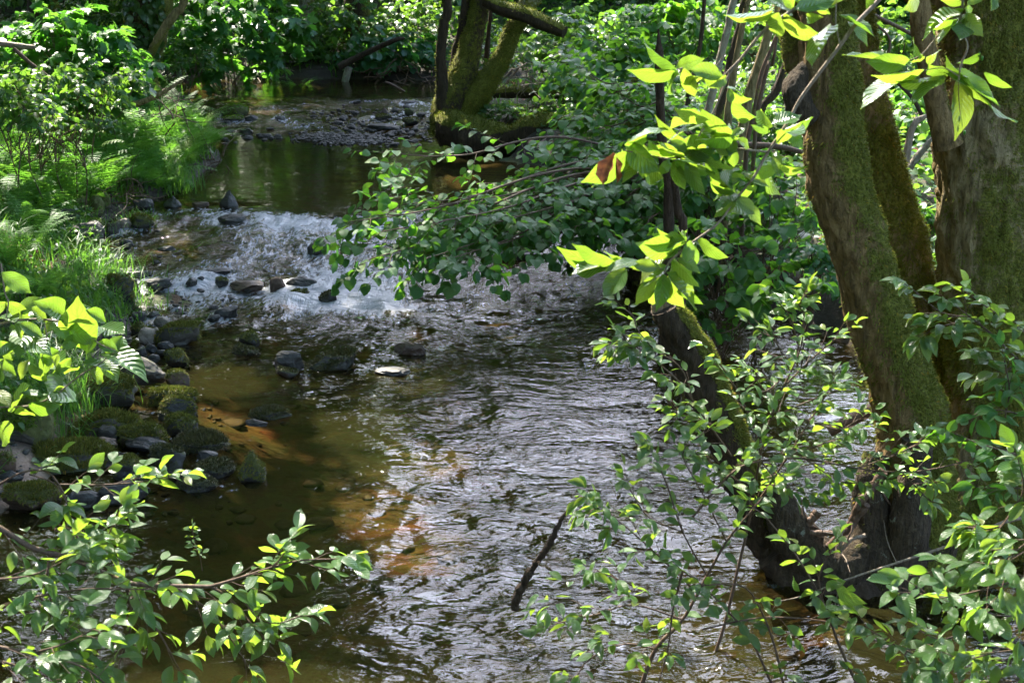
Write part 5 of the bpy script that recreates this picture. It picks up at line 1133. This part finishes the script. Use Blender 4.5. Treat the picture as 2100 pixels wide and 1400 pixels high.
def scatter(n, x0, x1, y0, y1, f): 
    x = r.uniform(x0, x1, n); y = y0*np.exp(r.random(n)*math.log(y1/y0)); d = shore_d(x, y); k = r.random(n) < f(x, y, d); return x[k], y[k], d[k]
g = Acc()
x, y, d = scatter(150000, -8, -2.0, 4.6, 19, lambda x, y, d: ss(.0, .12, d)*(x < -1)*(.35+.65*ss(-.2, .3, noise(np.stack([x*1.5, y*1.5, x*0], -1), 3)))*(1-.85*((y < 6.3)*(d < .55)))*np.clip(1.2-d*.28, .12, 1))
P = np.stack([x, y, terr(x, y)-.01], -1); blades(g, P, r.uniform(.07, .26, len(P))*(.7+.5*(y > 7.5)), r.uniform(.002, .0045, len(P))*(1+y*.05), r, .9)
x, y, d = scatter(14000, -7, -2.6, .6, 6.2, lambda x, y, d: ss(.05, .3, d)*(x < -2.7)*((y < 5.2) | (d > .6))); P = np.stack([x, y, terr(x, y)-.01], -1); blades(g, P, r.uniform(.1, .3, len(P)), r.uniform(.002, .004, len(P)), r, .9)
x, y, d = scatter(26000, -9, 12, 14, 34, lambda x, y, d: (d > .02)*.8); P = np.stack([x, y, terr(x, y)-.01], -1); blades(g, P, r.uniform(.1, .35, len(P)), r.uniform(.005, .01, len(P)), r, .8)
for px, py, n, L in ((283, 452, 120, .10), (175, 470, 160, .12), (250, 600, 160, .14), (150, 840, 300, .22), (130, 780, 300, .2), (118, 900, 90, .2), (260, 640, 260, .12), (215, 560, 200, .16), (350, 385, 500, .25), (300, 360, 500, .3), (232, 470, 60, .1)):
    c = ongr(px, py); q = c+r.normal(0, 1, (n, 3))*[.12, .14, 0]; q[:, 2] = np.maximum(terr(q[:, 0], q[:, 1]), c[2]-.02); blades(g, q, r.uniform(.5, 1.3, n)*L*1.3, r.uniform(.002, .0045, n), r, 1.0)
tag(g.build("grass", M_GRASS), "fresh green grass on the banks", "grass", kind='stuff')
gc = Acc(); lv = Leaves()
def cover(n, x0, x1, y0, y1, f, size, hgt):
    x, y, d = scatter(n, x0, x1, y0, y1, f); k = len(x); z = terr(x, y)+r.random(k)**1.3*hgt
    lv.many(list(np.stack([x, y, z], -1)), list(nrm(np.stack([r.normal(0, 1, k), r.normal(0, 1, k), r.normal(-.1, .35, k)], -1))), list(nrm(UPV+r.normal(0, .45, (k, 3)))), list(size*r.uniform(.5, 1.3, k)))
cover(30000, -8, -2, 5.2, 12, lambda x, y, d: (d > .03)*(x < -1)*.75*ss(-.35, .2, noise(np.stack([x*2, y*2, x*0], -1), 6))*(1-.9*((y < 6.3)*(d < .6))), .045, .16)
cover(16000, -11, -2.5, 9, 20, lambda x, y, d: (d > .08)*(x < -1.5)*.9, .06, .18)
cover(34000, -10, 14, 19, 34, lambda x, y, d: (d > .12)*.9, .12, .7)
cover(52000, .2, 12, 7.5, 22, lambda x, y, d: (d > .15)*(x > -1)*.95, .075, .30)
lv.emit(gc, OV, 1.0); tag(gc.build("ground_cover", M_SHRUB), "mixed low leafy ground cover on the banks and the wood floor", "ground cover", kind='stuff')
mo = Acc(); V, T = [], []                                   # moss cushions round the shore stones of the left bank
gxx = np.linspace(-3.9, -2.3, 120); gyy = np.linspace(5.6, 11.5, 380); MX, MY = np.meshgrid(gxx, gyy); MZ = terr(MX.ravel(), MY.ravel()); i = np.arange(379)[:, None]*120+np.arange(119)[None]
Qm = np.stack([i, i+1, i+121, i+120], -1).reshape(-1, 4); dm = shore_d(MX.ravel(), MY.ravel()); kk = (dm[Qm].min(1) > .0) & (dm[Qm].max(1) < .75); Qm = Qm[kk]; Tm = np.vstack([Qm[:, [0, 1, 2]], Qm[:, [0, 2, 3]]])
VM = np.stack([MX.ravel(), MY.ravel(), MZ], -1); fuzz(mo, VM, Tm, 16000, .022, .0028, lambda P, N: (noise(P*2.2, 3) > -.1)*1.0*(P[:, 1] > 6.4), droop=.1, rs=r, maxn=90000)
tag(mo.build("moss", M_MOSSG), "green moss carpet along the left shore", "moss", kind='stuff')
# fallen leaves and litter on the sunny left slope and wood floor
lt_ = Leaves(); x, y, d = scatter(9000, -8, -2.8, 8.5, 14, lambda x, y, d: (d > .5)*.8); k = len(x)
lt_.many(list(np.stack([x, y, terr(x, y)+.015], -1)), list(nrm(r.normal(0, 1, (k, 3))*[1, 1, .2])), list(nrm(UPV+r.normal(0, .3, (k, 3)))), list(r.uniform(.03, .08, k)))
x, y, d = scatter(4000, 0, 9, 7, 18, lambda x, y, d: (d > .1)*(x > -1)*.8); k = len(x)
lt_.many(list(np.stack([x, y, terr(x, y)+.015], -1)), list(nrm(r.normal(0, 1, (k, 3))*[1, 1, .2])), list(nrm(UPV+r.normal(0, .3, (k, 3)))), list(r.uniform(.03, .08, k)))
a = Acc(); lt_.emit(a, OV, .9); tag(a.build("leaf_litter", M_DEAD), "brown fallen leaves on the banks", "leaf litter", kind='stuff')
# ---------------------------------------------------------------- bird cherry branches close to the viewer
def px_leaf(lv, bx, by, tx, ty, Y, w=None, r=rng, dz=.03, glow=.68):
    """one leaf from its stalk to its tip; w is its seen width in photograph pixels"""
    b = at(bx, by, Y+r.normal(0, dz)); t = at(tx, ty, Y+r.normal(0, dz)-.01); d = t-b; L = np.linalg.norm(d); d /= L
    v = nrm(CAM-b); n = nrm(v-d*np.dot(v, d)); full = .54*L; seen = full*.8 if w is None else min(full*.96, px2m(w*1.12, b))
    th = math.acos(min(1, max(.12, seen/full))); m = np.cross(d, n)
    c1 = n*math.cos(th)+m*math.sin(th); c2 = n*math.cos(th)-m*math.sin(th); n2 = c1 if (c1@SUN < c2@SUN) == (r.random() < glow) else c2
    lv.one(b, d, n2, L*1.03)
def px_stem(br, pts, Y, w0, w1, n=None):
    P = [at(p[0], p[1], p[2] if len(p) > 2 else Y) for p in pts]; S = spline(P, n or max(8, len(P)*6)); tube(br, S, np.linspace(px2m(w0, P[0]), px2m(w1, P[-1]), len(S))/2, 7, cap=False); return S
def finish(o, lv, br, tpl=CH_N, mat=M_CHERRY, bark=None, seed=0, fol="foliage"):
    a = Acc(); lv.emit(a, tpl, 1.0, seed=seed); child(a, fol, mat, o)
    if br.n: child(br, "stems", bark or M_TWIGP, o)

Y = 2.75; lv, br = Leaves(), Acc(); r = np.random.default_rng(31)
o = empty("bird_cherry_branch", at(1850, -60, Y), "sunlit bird cherry branch with glowing yellow-green leaves crossing before the leaning alder stem", "branch")
px_stem(br, [(1860, -70), (1803, 0), (1755, 50), (1722, 95), (1680, 150), (1640, 205), (1622, 240), (1600, 275), (1570, 320), (1545, 365), (1512, 405), (1472, 458), (1420, 497), (1375, 535), (1362, 560)], Y, 10, 4)
px_stem(br, [(1760, -60), (1690, -20), (1625, 22), (1570, 60), (1520, 120), (1498, 148), (1470, 215), (1455, 245), (1432, 280)], Y, 9, 4)
px_stem(br, [(1515, 125), (1500, 140), (1482, 157), (1470, 164)], Y, 5, 3); px_stem(br, [(1578, 312), (1520, 306), (1482, 303), (1420, 314), (1370, 325), (1330, 318), (1282, 309)], Y, 5, 3)
px_stem(br, [(1393, 150), (1400, 140), (1388, 144)], Y, 3, 3); px_stem(br, [(1715, 0), (1714, 50), (1723, 95)], Y, 3, 4); px_stem(br, [(1470, 135), (1484, 114), (1485, 112)], Y, 3, 2)
LF = [(1388,148,1289,155,30),(1384,138,1318,90,24),(1388,138,1437,119,30),(1392,152,1353,182,24),(1403,142,1425,194,36),(1400,148,1440,165,20),(1481,159,1417,142,28),(1483,168,1440,160,22),(1488,158,1470,178,18),(1492,181,1524,180,7),(1496,184,1498,213,26),(1498,184,1534,220,18),
 (1446,240,1393,219,20),(1452,246,1386,245,16),(1369,264,1294,270,18),(1440,256,1369,273,16),(1405,289,1340,273,14),(1502,281,1425,289,28),(1500,276,1440,262,20),(1502,279,1528,262,14),(1514,288,1545,297,16),(1508,290,1494,319,32),(1475,283,1450,305,26),(1460,270,1500,280,18),
 (1287,292,1349,352,36),(1305,318,1262,349,26),(1290,312,1220,388,32),(1285,300,1320,296,12),(1330,330,1275,346,16),(1330,328,1318,366,26),(1370,328,1357,362,24),(1382,332,1398,388,38),(1386,330,1424,360,22),(1407,337,1437,398,32),(1436,316,1466,338,26),(1448,328,1503,355,20),(1448,335,1478,376,28),
 (1384,322,1420,305,18),(1410,310,1382,288,18),(1392,324,1350,312,20),(1405,318,1440,330,18),(1350,320,1330,300,16),(1420,300,1455,320,18),(1440,290,1405,305,16),(1465,300,1490,318,16),(1420,345,1455,352,14),
 (1585,254,1640,243,20),(1583,258,1533,238,26),(1535,246,1512,248,12),(1601,266,1644,292,28),(1578,270,1550,264,18),(1592,312,1596,342,28),(1594,342,1546,366,28),(1599,339,1650,367,16),
 (1512,372,1475,380,16),(1528,366,1578,382,18),(1518,364,1505,350,14),(1537,380,1542,400,18),(1500,388,1470,374,16),(1506,395,1457,398,14),(1508,405,1475,446,38),(1512,405,1548,439,26),(1512,398,1478,402,12),
 (1402,500,1330,525,28),(1400,492,1352,494,24),(1404,492,1398,472,18),(1415,494,1407,536,28),(1432,490,1468,534,20),(1385,496,1340,515,20),(1405,485,1380,478,14),
 (1258,535,1169,528,22),(1253,541,1173,558,11),(1282,552,1240,611,40),(1310,536,1250,537,20),(1352,548,1296,544,30),(1342,564,1315,623,36),(1361,564,1354,630,48),(1369,562,1432,636,34),(1378,533,1437,583,22),(1390,530,1436,546,16),(1330,540,1300,552,20),(1365,545,1330,560,26),
 (1585,20,1488,36,15),(1585,25,1529,58,14),(1595,28,1584,88,44),(1610,30,1658,80,28),(1633,20,1712,3,32),(1705,53,1657,101,34),(1723,32,1793,70,14),(1690,10,1740,-30,30),(1625,15,1600,-25,26),(1655,10,1642,-30,30),(1700,30,1664,12,12),(1655,35,1672,40,18),(1790,-10,1775,25,16)]
for q in LF: px_leaf(lv, *q[:4], Y, q[4], r)
for _ in range(60):                                        # more leaves behind the drawn ones, on the same twigs
    k = LF[r.integers(12, 92)]; px_leaf(lv, k[0]+r.normal(0, 8), k[1]+r.normal(0, 6), k[2]+r.normal(0, 16), k[3]+r.normal(0, 14), Y+.08, k[4]*.8, r)
px_stem(br, [(1255, 537), (1300, 542), (1362, 552)], Y, 2.5, 3)
finish(o, lv, br)
a = Acc(); dl = Leaves()
for q in ((1261, 316, 1247, 380, 20), (1258, 320, 1240, 365, 16), (1264, 322, 1256, 375, 14)): px_leaf(dl, *q[:4], Y, q[4], r, .01)
dl.emit(a, [leaf_tpl(w_cherry, 8, 4, .9, -.2, .05, 0, .9)], .9); d_ = child(a, "dead_leaf", M_DEAD, o); d_["label"] = "brown curled dead leaf"

Y = 2.9; lv, br = Leaves(), Acc()
o = empty("bird_cherry_branch", at(1975, -60, Y), "hanging bird cherry sprig with long leaves in front of the thick alder stem, upper right", "branch")
px_stem(br, [(1970, -60), (1974, 0), (1969, 55), (1984, 95), (1970, 135), (1966, 165)], Y, 6, 4); px_stem(br, [(1968, 158), (1935, 140), (1893, 145)], Y, 3, 2); px_stem(br, [(1855, 127), (1890, 112), (1935, 58)], Y, 3, 2.5); px_stem(br, [(1965, 165), (1967, 210), (1972, 255)], Y, 2, 1.5)
for q in [(1893,143,1793,168,18),(1860,123,1730,126,12),(1863,124,1792,143,28),(1935,153,1842,172,20),(1935,158,1869,192,24),(1890,146,1762,200,14),(1940,156,1905,128,22),(1940,152,2053,213,32),(1967,163,1997,247,34),(1977,160,2057,272,30),(2020,150,2062,188,20),(1985,158,1937,140,14),
          (1967,30,1883,53,18),(1967,36,1910,58,12),(1972,40,1920,66,12),(1972,33,2008,60,30),(1975,20,1930,28,16),(1975,10,1925,-25,26),(1980,20,1998,45,18),(1971,45,1983,65,14),(1965,128,2010,112,8),(1900,118,1925,108,12),(1870,128,1895,112,10),(1985,10,2020,-20,24),(2030,-15,2035,20,18),(1890,112,1858,92,14),(1878,-20,1868,18,16)]: px_leaf(lv, *q[:4], Y, q[4], r)
finish(o, lv, br)
fr = Acc()
for (x, y) in ((1978, 272), (1965, 240), (1960, 255), (2008, 112), (2014, 120)):
    c = at(x, y, Y); V, T = ICO[2]; fr.add(V*[.003, .003, .006]+c, T=T, luv=np.tile([0, .5, .9], (len(V), 1)))
child(fr, "fruit", M_GRASS, o)

def fan(lv, br, pts, Y, w0, size, every=.07, tl=(.08, .2), r=rng, droop=.2, flat=.4, start=.1, gap=.035, lift=.15, w1=2.5):
    P = np.array([at(p[0], p[1], p[2] if len(p) > 2 else Y) for p in pts]); n = max(10, int(np.linalg.norm(np.diff(P, axis=0), axis=1).sum()/.03)); S = spline(P, n)
    tube(br, S, np.linspace(px2m(w0, P[0]), px2m(w1, P[-1]), n)/2, 7, cap=False); T = nrm(np.gradient(S, axis=0)); Lt = n*.03; u = start*Lt; k = 0
    while u < Lt:
        i = min(n-1, int(u/.03)); side = nrm(np.cross(T[i], UPV)+1e-6)*(1 if k % 2 else -1)
        d = nrm(T[i]*r.uniform(.4, 1)+side*r.uniform(.3, 1)*.8+UPV*r.normal(lift, .35)); twig(br, lv, S[i], d, r.uniform(*tl)*(1.15-.5*u/Lt), size, r=.0014, gap=gap, droop=droop, flat=flat, r_=r); u += every*r.uniform(.6, 1.4); k += 1
    twig(br, lv, S[-1], T[-1], tl[0]*1.1, size, r=.0012, gap=gap, droop=droop, flat=flat, r_=r)
def spray_thing(label, name, cat, root, stems, Yd, size, seed, tpl=CH_M, mat=None, anchor=None, **kw):
    r = np.random.default_rng(seed); lv, br = Leaves(), Acc(); o = empty(name, at(*root), label, cat)
    if anchor is not None:
        p0 = at(*stems[0][0][0][:2], Yd); q0 = np.array([*anchor, tz(*anchor)-.05]); tube(br, spline([q0, q0*.5+p0*.5+[0, 0, .25], p0], 24), np.linspace(.014, px2m(stems[0][1], p0)/2, 24), 8, cap=False)
        for s in stems[1:]:
            if s[0][0][0] < -30: p1 = at(*s[0][0][:2], Yd); tube(br, spline([p0*.4+q0*.6, p1*.5+q0*.5+[0, 0, .1], p1], 16), np.linspace(.007, px2m(s[1], p1)/2, 16), 6, cap=False)
            if s[0][0][0] > 2140: p1 = at(*s[0][0][:2], Yd); tube(br, spline([q0, p1*.5+q0*.5+[0, 0, .2], p1], 16), np.linspace(.009, px2m(s[1], p1)/2, 16), 6, cap=False)
    for s in stems:
        k2 = dict(kw); k2.update(s[2] if len(s) > 2 else {}); fan(lv, br, s[0], Yd, s[1], size, r=r, **k2)
    finish(o, lv, br, tpl, mat or M_CHERRY, M_TWIG, seed); return o, lv
NO = dict(every=9, tl=(.05, .06))
# lower left, over the water
spray_thing("long arching bird cherry branch reaching right over the water at the lower left", "bird_cherry_branch", "branch", (-80, 1040, 3.35), [
    ([(-80, 1040), (0, 1083), (67, 1123), (150, 1146), (217, 1176), (270, 1196), (340, 1200), (430, 1202)], 14, dict(w1=8, every=.05)), ([(430, 1202), (480, 1188), (560, 1162), (620, 1148), (690, 1146)], 7, dict(every=.04, tl=(.06, .13))),
    ([(545, 1175), (575, 1145), (590, 1120)], 4, dict(tl=(.05, .07))), ([(430, 1202), (470, 1225), (510, 1272), (560, 1330)], 6, dict(every=.05)), ([(260, 1210), (270, 1262), (262, 1310), (245, 1360)], 6, dict(every=.06)),
    ([(275, 1212), (305, 1262), (340, 1320), (368, 1372)], 6, dict(every=.05)), ([(360, 1205), (420, 1245), (470, 1305), (500, 1350)], 5, dict(every=.05)), ([(500, 1232), (530, 1268), (570, 1277), (618, 1262)], 3, dict(every=.09, tl=(.04, .06)))],
    3.4, .068, 201, anchor=(-3.1, 3.30), every=.09, flat=.26, tl=(.07, .16), droop=.3)
spray_thing("second bird cherry branch entering from the left edge below the long arching one", "bird_cherry_branch", "branch", (-60, 1250, 3.2), [
    ([(-60, 1262), (0, 1246), (80, 1222), (180, 1207), (300, 1208)], 8, dict(every=.045)), ([(80, 1222), (120, 1270), (160, 1320)], 5, dict(every=.05)), ([(-40, 1190), (60, 1180), (130, 1150)], 5, dict(every=.05)), ([(100, 1140), (98, 1200), (112, 1260), (130, 1310)], 6, dict(every=.05))], 3.25, .066, 202, flat=.26, anchor=(-3.1, 3.55), every=.05, tl=(.07, .17), droop=.3)
spray_thing("bird cherry branch running to the bottom edge at the lower left corner", "bird_cherry_branch", "branch", (-60, 1310, 3.0), [
    ([(-60, 1318), (0, 1326), (100, 1345), (180, 1372), (235, 1420)], 9, dict(every=.06)), ([(-40, 1350), (20, 1360), (90, 1395), (130, 1430)], 7, dict(every=.06)), ([(60, 1340), (130, 1320), (190, 1290)], 5, dict(every=.05))], 3.05, .066, 203, flat=.26, anchor=(-3.1, 3.80), every=.05, tl=(.07, .16), droop=.3)
spray_thing("thin bent twig with leafy tips in front of the lowest shore rocks", "bird_cherry_branch", "branch", (-60, 1000, 3.7), [
    ([(-60, 1030), (0, 992), (45, 968), (95, 966), (128, 1005), (142, 1050), (152, 1092)], 6, dict(every=.09, start=.5)), ([(60, 972), (110, 990), (132, 1020)], 3, dict(every=.2, tl=(.03, .05))), ([(152, 1092), (175, 1115), (215, 1105), (235, 1070)], 4, dict(every=.03, tl=(.07, .14))), ([(100, 1060), (130, 1100), (190, 1110)], 4, dict(every=.035, tl=(.07, .14)))], 3.6, .068, 204, anchor=(-3.1, 4.05), every=.06, tl=(.06, .14))
spray_thing("leafy sprig lying across the dark rocks of the left shore", "bird_cherry_branch", "branch", (124, 993, 3.9), [
    ([(124, 993), (200, 994), (290, 988), (355, 978)], 4, dict(every=.035, tl=(.05, .12)))], 3.9, .066, 205, flat=.5)
spray_thing("upright young shoot with tiny leaves rising from the water at the lower left", "seedling", "plant", (412, 1170, 3.9), [([(415, 1170), (410, 1140), (402, 1120), (397, 1100), (394, 1088)], 2, dict(every=.03, tl=(.012, .03), start=.3, gap=.014, w1=1))], 3.9, .024, 206)
# big leaves at the left edge
Y = 3.75; lv, br = Leaves(), Acc(); r = np.random.default_rng(33)
o = empty("bird_cherry_branch", at(-60, 640, Y), "bird cherry branch with large pale glossy leaves at the left edge over the grass", "branch")
px_stem(br, [(-60, 672), (0, 664), (30, 657), (90, 655), (150, 668), (205, 705), (240, 720)], Y, 6, 3); px_stem(br, [(-60, 838), (0, 834), (60, 832), (110, 812), (150, 780), (178, 760)], Y, 6, 3); px_stem(br, [(2, 540), (10, 600), (17, 620), (12, 655)], Y, 4, 3); px_stem(br, [(90, 657), (96, 700), (85, 735)], Y, 3, 2); px_stem(br, [(178, 760), (205, 745), (240, 718)], Y, 3, 2)
for q in [(215,660,178,635,20),(130,650,100,615,24),(135,645,185,628,22),(160,690,130,712,30),(175,720,140,640,46),(130,665,178,700,38),(205,670,258,690,30),(215,720,288,745,40),(250,690,215,730,30),(200,690,165,672,26),(100,720,90,768,44),(40,690,95,700,24),(60,670,30,685,16),(95,660,60,630,22),
          (190,700,160,735,28),(240,720,200,700,26),(160,752,128,748,14),(185,755,205,782,20),(170,745,240,752,22),(210,735,240,765,26),(85,690,40,660,24),(30,660,-10,640,24),(10,600,50,580,28),(5,560,60,600,34),(15,620,60,650,30),(10,620,-30,650,24),(40,640,65,612,20),(0,700,30,740,30),(0,730,40,700,20),
          (30,770,-10,740,20),(60,750,95,785,22),(110,660,140,690,30),(120,720,85,742,28),(145,735,110,765,20),(60,833,95,850,16),(40,835,62,868,26),(75,830,110,812,14),(20,830,-20,812,18),(30,840,55,790,10),(95,815,130,790,10),(-10,800,22,818,16),(45,806,90,812,14),(0,870,10,905,20),(0,745,28,772,22),(130,780,138,805,14),(105,735,122,762,20),(70,700,30,722,22)]:
    px_leaf(lv, *q[:4], Y, q[4], r, .05, .15)
for _ in range(9):
    x, y = r.uniform(-20, 250), r.uniform(640, 760); 
    if abs(y-(690+.1*x)) < 70: an = r.uniform(0, 6.28); px_leaf(lv, x, y, x+48*math.cos(an), y+abs(34*math.sin(an)), Y+.1, None, r, .05, .1)
finish(o, lv, br)
# right of the middle: sprays over the dark water in front of the alder
spray_thing("bird cherry shoot whose leafy tips stand left of the broken stem", "bird_cherry_shrub", "shrub", (1560, 980, 4.3), [
    ([(1500, 935), (1440, 850), (1390, 780), (1330, 730), (1285, 695)], 5, dict(every=.04)), ([(1425, 840), (1400, 760), (1350, 720)], 3, dict(every=.05)), ([(1345, 720), (1310, 680), (1298, 648), (1278, 632)], 3, dict(every=.05, tl=(.05, .09))), ([(1330, 735), (1300, 715), (1268, 712)], 2.5, dict(every=.04, tl=(.05, .08))),
    ([(1460, 870), (1420, 855), (1390, 845)], 3, dict(every=.03))], 4.3, .055, 211, every=.06, tl=(.06, .12), lift=.0)
spray_thing("dense bird cherry shrub between the broken stem and the leaning alder stem", "bird_cherry_shrub", "shrub", (1430, 1400, 4.25), [
    ([(1435, 1420), (1480, 1300), (1510, 1180), (1540, 1050), (1560, 930), (1590, 830), (1640, 720), (1650, 640)], 8, dict(every=.05, start=.45)), ([(1540, 1050), (1600, 960), (1650, 880), (1700, 800)], 5, dict(every=.045)), ([(1560, 930), (1540, 860), (1500, 780), (1470, 740)], 4, dict(every=.06, start=.3)),
    ([(1620, 760), (1590, 700), (1560, 680)], 3, dict(every=.04)), ([(1600, 800), (1660, 740), (1720, 690)], 4, dict(every=.045)), ([(1580, 860), (1640, 830), (1720, 800)], 4, dict(every=.045)), ([(1560, 960), (1630, 930), (1700, 905)], 4, dict(every=.045)), ([(1530, 1000), (1480, 960), (1440, 940)], 3, dict(every=.04)),
    ([(1640, 720), (1620, 650), (1600, 625)], 3, dict(every=.05)), ([(1650, 860), (1720, 880), (1760, 860)], 4, dict(every=.04)), ([(1600, 780), (1570, 800), (1545, 770)], 3, dict(every=.04)), ([(1650, 650), (1640, 625), (1650, 605)], 2, dict(every=.04, tl=(.04, .07)))], 4.25, .052, 212, every=.062, tl=(.07, .15), lift=.1)
spray_thing("leafy bird cherry bough stretching right across the alder's root saddle", "bird_cherry_branch", "branch", (1480, 1020, 4.1), [
    ([(1420, 1060), (1500, 970), (1560, 945), (1650, 940), (1760, 960), (1850, 968), (1920, 960), (1980, 945)], 5, dict(every=.045)), ([(1760, 960), (1840, 930), (1890, 905)], 3, dict(every=.04)), ([(1650, 940), (1720, 985), (1780, 990)], 3, dict(every=.04)), ([(1560, 945), (1600, 990), (1650, 1010)], 3, dict(every=.04)), ([(1850, 968), (1880, 1000), (1900, 1020)], 3, dict(every=.04))], 4.1, .054, 213, tl=(.06, .13))
spray_thing("spindly bird cherry bush over the sparkling water right of the crooked stick", "bird_cherry_shrub", "shrub", (1340, 1420, 3.9), [
    ([(1310, 1420), (1345, 1330), (1400, 1270), (1450, 1180), (1490, 1110), (1530, 1060), (1590, 990)], 10, dict(every=.12, start=.1)), ([(1430, 1215), (1330, 1120), (1260, 1060), (1220, 1020)], 4, dict(every=.06, start=.2)), ([(1400, 1270), (1300, 1240), (1220, 1260), (1130, 1280)], 4, dict(every=.055, start=.3)), ([(1450, 1180), (1400, 1090), (1370, 1000), (1340, 930)], 4, dict(every=.06, start=.2)),
    ([(1345, 1330), (1280, 1320), (1210, 1350), (1180, 1390)], 4, dict(every=.06)), ([(1260, 1060), (1235, 1040), (1215, 1045)], 3, dict(every=.06)), ([(1300, 1240), (1270, 1190), (1225, 1170)], 3, dict(every=.06)), ([(1490, 1110), (1440, 1010), (1400, 930), (1440, 890)], 3, dict(every=.06, start=.2)), ([(1400, 1090), (1330, 1060), (1290, 1000)], 3, dict(every=.06)),
    ([(1220, 1260), (1170, 1230), (1120, 1240)], 2.5, dict(every=.06))], 3.9, .058, 214, every=.08, tl=(.05, .12), flat=.5)
spray_thing("bare-stemmed bird cherry bush leaning left at the bottom right of centre", "bird_cherry_shrub", "shrub", (1760, 1420, 3.7), [
    ([(1765, 1420), (1720, 1320), (1690, 1240), (1640, 1150), (1570, 1060), (1540, 1040)], 7, dict(every=.12)), ([(1610, 1420), (1590, 1330), (1560, 1250), (1520, 1200), (1430, 1200)], 6, dict(every=.1)), ([(1590, 1420), (1540, 1310), (1490, 1250), (1440, 1200), (1400, 1170)], 6, dict(every=.1)), ([(1440, 1290), (1530, 1270), (1600, 1265), (1700, 1275), (1760, 1300), (1870, 1340), (1920, 1370)], 4, dict(every=.08, start=.1)),
    ([(1690, 1240), (1680, 1180), (1710, 1120)], 3, dict(every=.07)), ([(1400, 1170), (1380, 1250), (1370, 1330), (1350, 1400)], 5, dict(every=.12))], 3.7, .058, 215, every=.09, tl=(.05, .12), flat=.5)
r = np.random.default_rng(55); lv, br = Leaves(), Acc(); o = empty("long_twig", at(2120, 1058, 3.9), "long nearly bare twig slanting up to the right across the alder's base", "twig")
px_stem(br, [(1600, 1232), (1650, 1220), (1738, 1187), (1850, 1150), (1940, 1120), (2015, 1090), (2060, 1070), (2130, 1055)], 3.9, 2.5, 8); px_stem(br, [(1822, 1158), (1830, 1200), (1852, 1235), (1858, 1262)], 3.9, 2, 1.5); px_stem(br, [(1722, 1190), (1716, 1225), (1708, 1260)], 3.9, 2, 1.5); px_stem(br, [(1838, 1152), (1820, 1110), (1812, 1066)], 3.9, 2, 1)
for q in [(1715,1200,1735,1240,14),(1735,1215,1770,1232,10),(1720,1230,1755,1260,14),(1735,1210,1748,1200,10),(1700,1250,1710,1275,12),(1640,1210,1625,1180,12)]: px_leaf(lv, *q[:4], 3.88, q[4], r)
finish(o, lv, br)
# right edge
spray_thing("bird cherry spray at the right edge in front of the thick alder stem", "bird_cherry_branch", "branch", (2140, 770, 3.7), [
    ([(2150, 790), (2090, 740), (2040, 690), (1990, 650), (1950, 620)], 5, dict(every=.045)), ([(2150, 700), (2100, 680), (2040, 640), (1980, 600)], 4, dict(every=.045)), ([(2090, 740), (2060, 760), (2030, 740)], 3, dict(every=.03)), ([(1990, 650), (1930, 640), (1880, 600)], 3, dict(every=.1)), ([(1970, 660), (1935, 668), (1905, 680)], 2, dict(every=.04, tl=(.04, .06)))], 3.7, .060, 221, anchor=(2.9, 4.2), tl=(.05, .11))
spray_thing("shaded bird cherry spray hanging at the right edge below the lit one", "bird_cherry_branch", "branch", (2150, 900, 3.6), [
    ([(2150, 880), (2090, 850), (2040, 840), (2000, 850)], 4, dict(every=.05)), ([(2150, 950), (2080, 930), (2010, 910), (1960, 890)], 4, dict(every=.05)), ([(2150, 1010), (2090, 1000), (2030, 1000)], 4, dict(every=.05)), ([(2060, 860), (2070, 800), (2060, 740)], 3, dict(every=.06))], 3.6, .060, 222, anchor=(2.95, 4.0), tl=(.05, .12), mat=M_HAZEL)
spray_thing("bright bird cherry branch with overlapping leaves filling the lower right corner", "bird_cherry_branch", "branch", (2150, 1150, 2.75), [
    ([(2160, 1160), (2080, 1190), (2010, 1210), (1930, 1225), (1880, 1215)], 5, dict(every=.045)), ([(2160, 1240), (2100, 1260), (2030, 1260), (1970, 1240)], 5, dict(every=.045)), ([(2160, 1330), (2100, 1330), (2030, 1340), (1960, 1360)], 5, dict(every=.045)), ([(2160, 1090), (2110, 1110), (2060, 1150), (2020, 1200)], 4, dict(every=.04)),
    ([(2160, 1390), (2080, 1395), (2000, 1410)], 5, dict(every=.04))], 2.75, .062, 223, anchor=(3.0, 2.6), tpl=CH_N, tl=(.06, .13), flat=.5)
spray_thing("thin bird cherry branch bending up the right edge beside the alder's base", "bird_cherry_branch", "branch", (2150, 1000, 3.2), [
    ([(2150, 990), (2080, 1045), (2040, 1100), (2010, 1160)], 4, dict(every=.05)), ([(2060, 1075), (2030, 1085), (2000, 1080)], 3, dict(every=.045)), ([(2100, 1130), (2050, 1150), (1960, 1160), (1900, 1175)], 3, dict(every=.05)), ([(2080, 1045), (2100, 1000), (2090, 950)], 3, dict(every=.04))], 3.2, .066, 224, anchor=(2.9, 3.2), tl=(.05, .1))
spray_thing("drooping bird cherry spray over the dark water at the bottom right", "bird_cherry_branch", "branch", (2000, 1350, 3.4), [
    ([(2050, 1330), (1990, 1350), (1950, 1355)], 3, dict(every=.04)), ([(1960, 1300), (1900, 1340), (1850, 1330), (1800, 1300), (1740, 1275)], 3.5, dict(every=.04)), ([(1990, 1290), (1930, 1310), (1880, 1290)], 3, dict(every=.04)), ([(1850, 1330), (1870, 1370), (1885, 1375)], 2.5, dict(every=.035, tl=(.03, .06)))], 3.45, .058, 225, tl=(.05, .1))
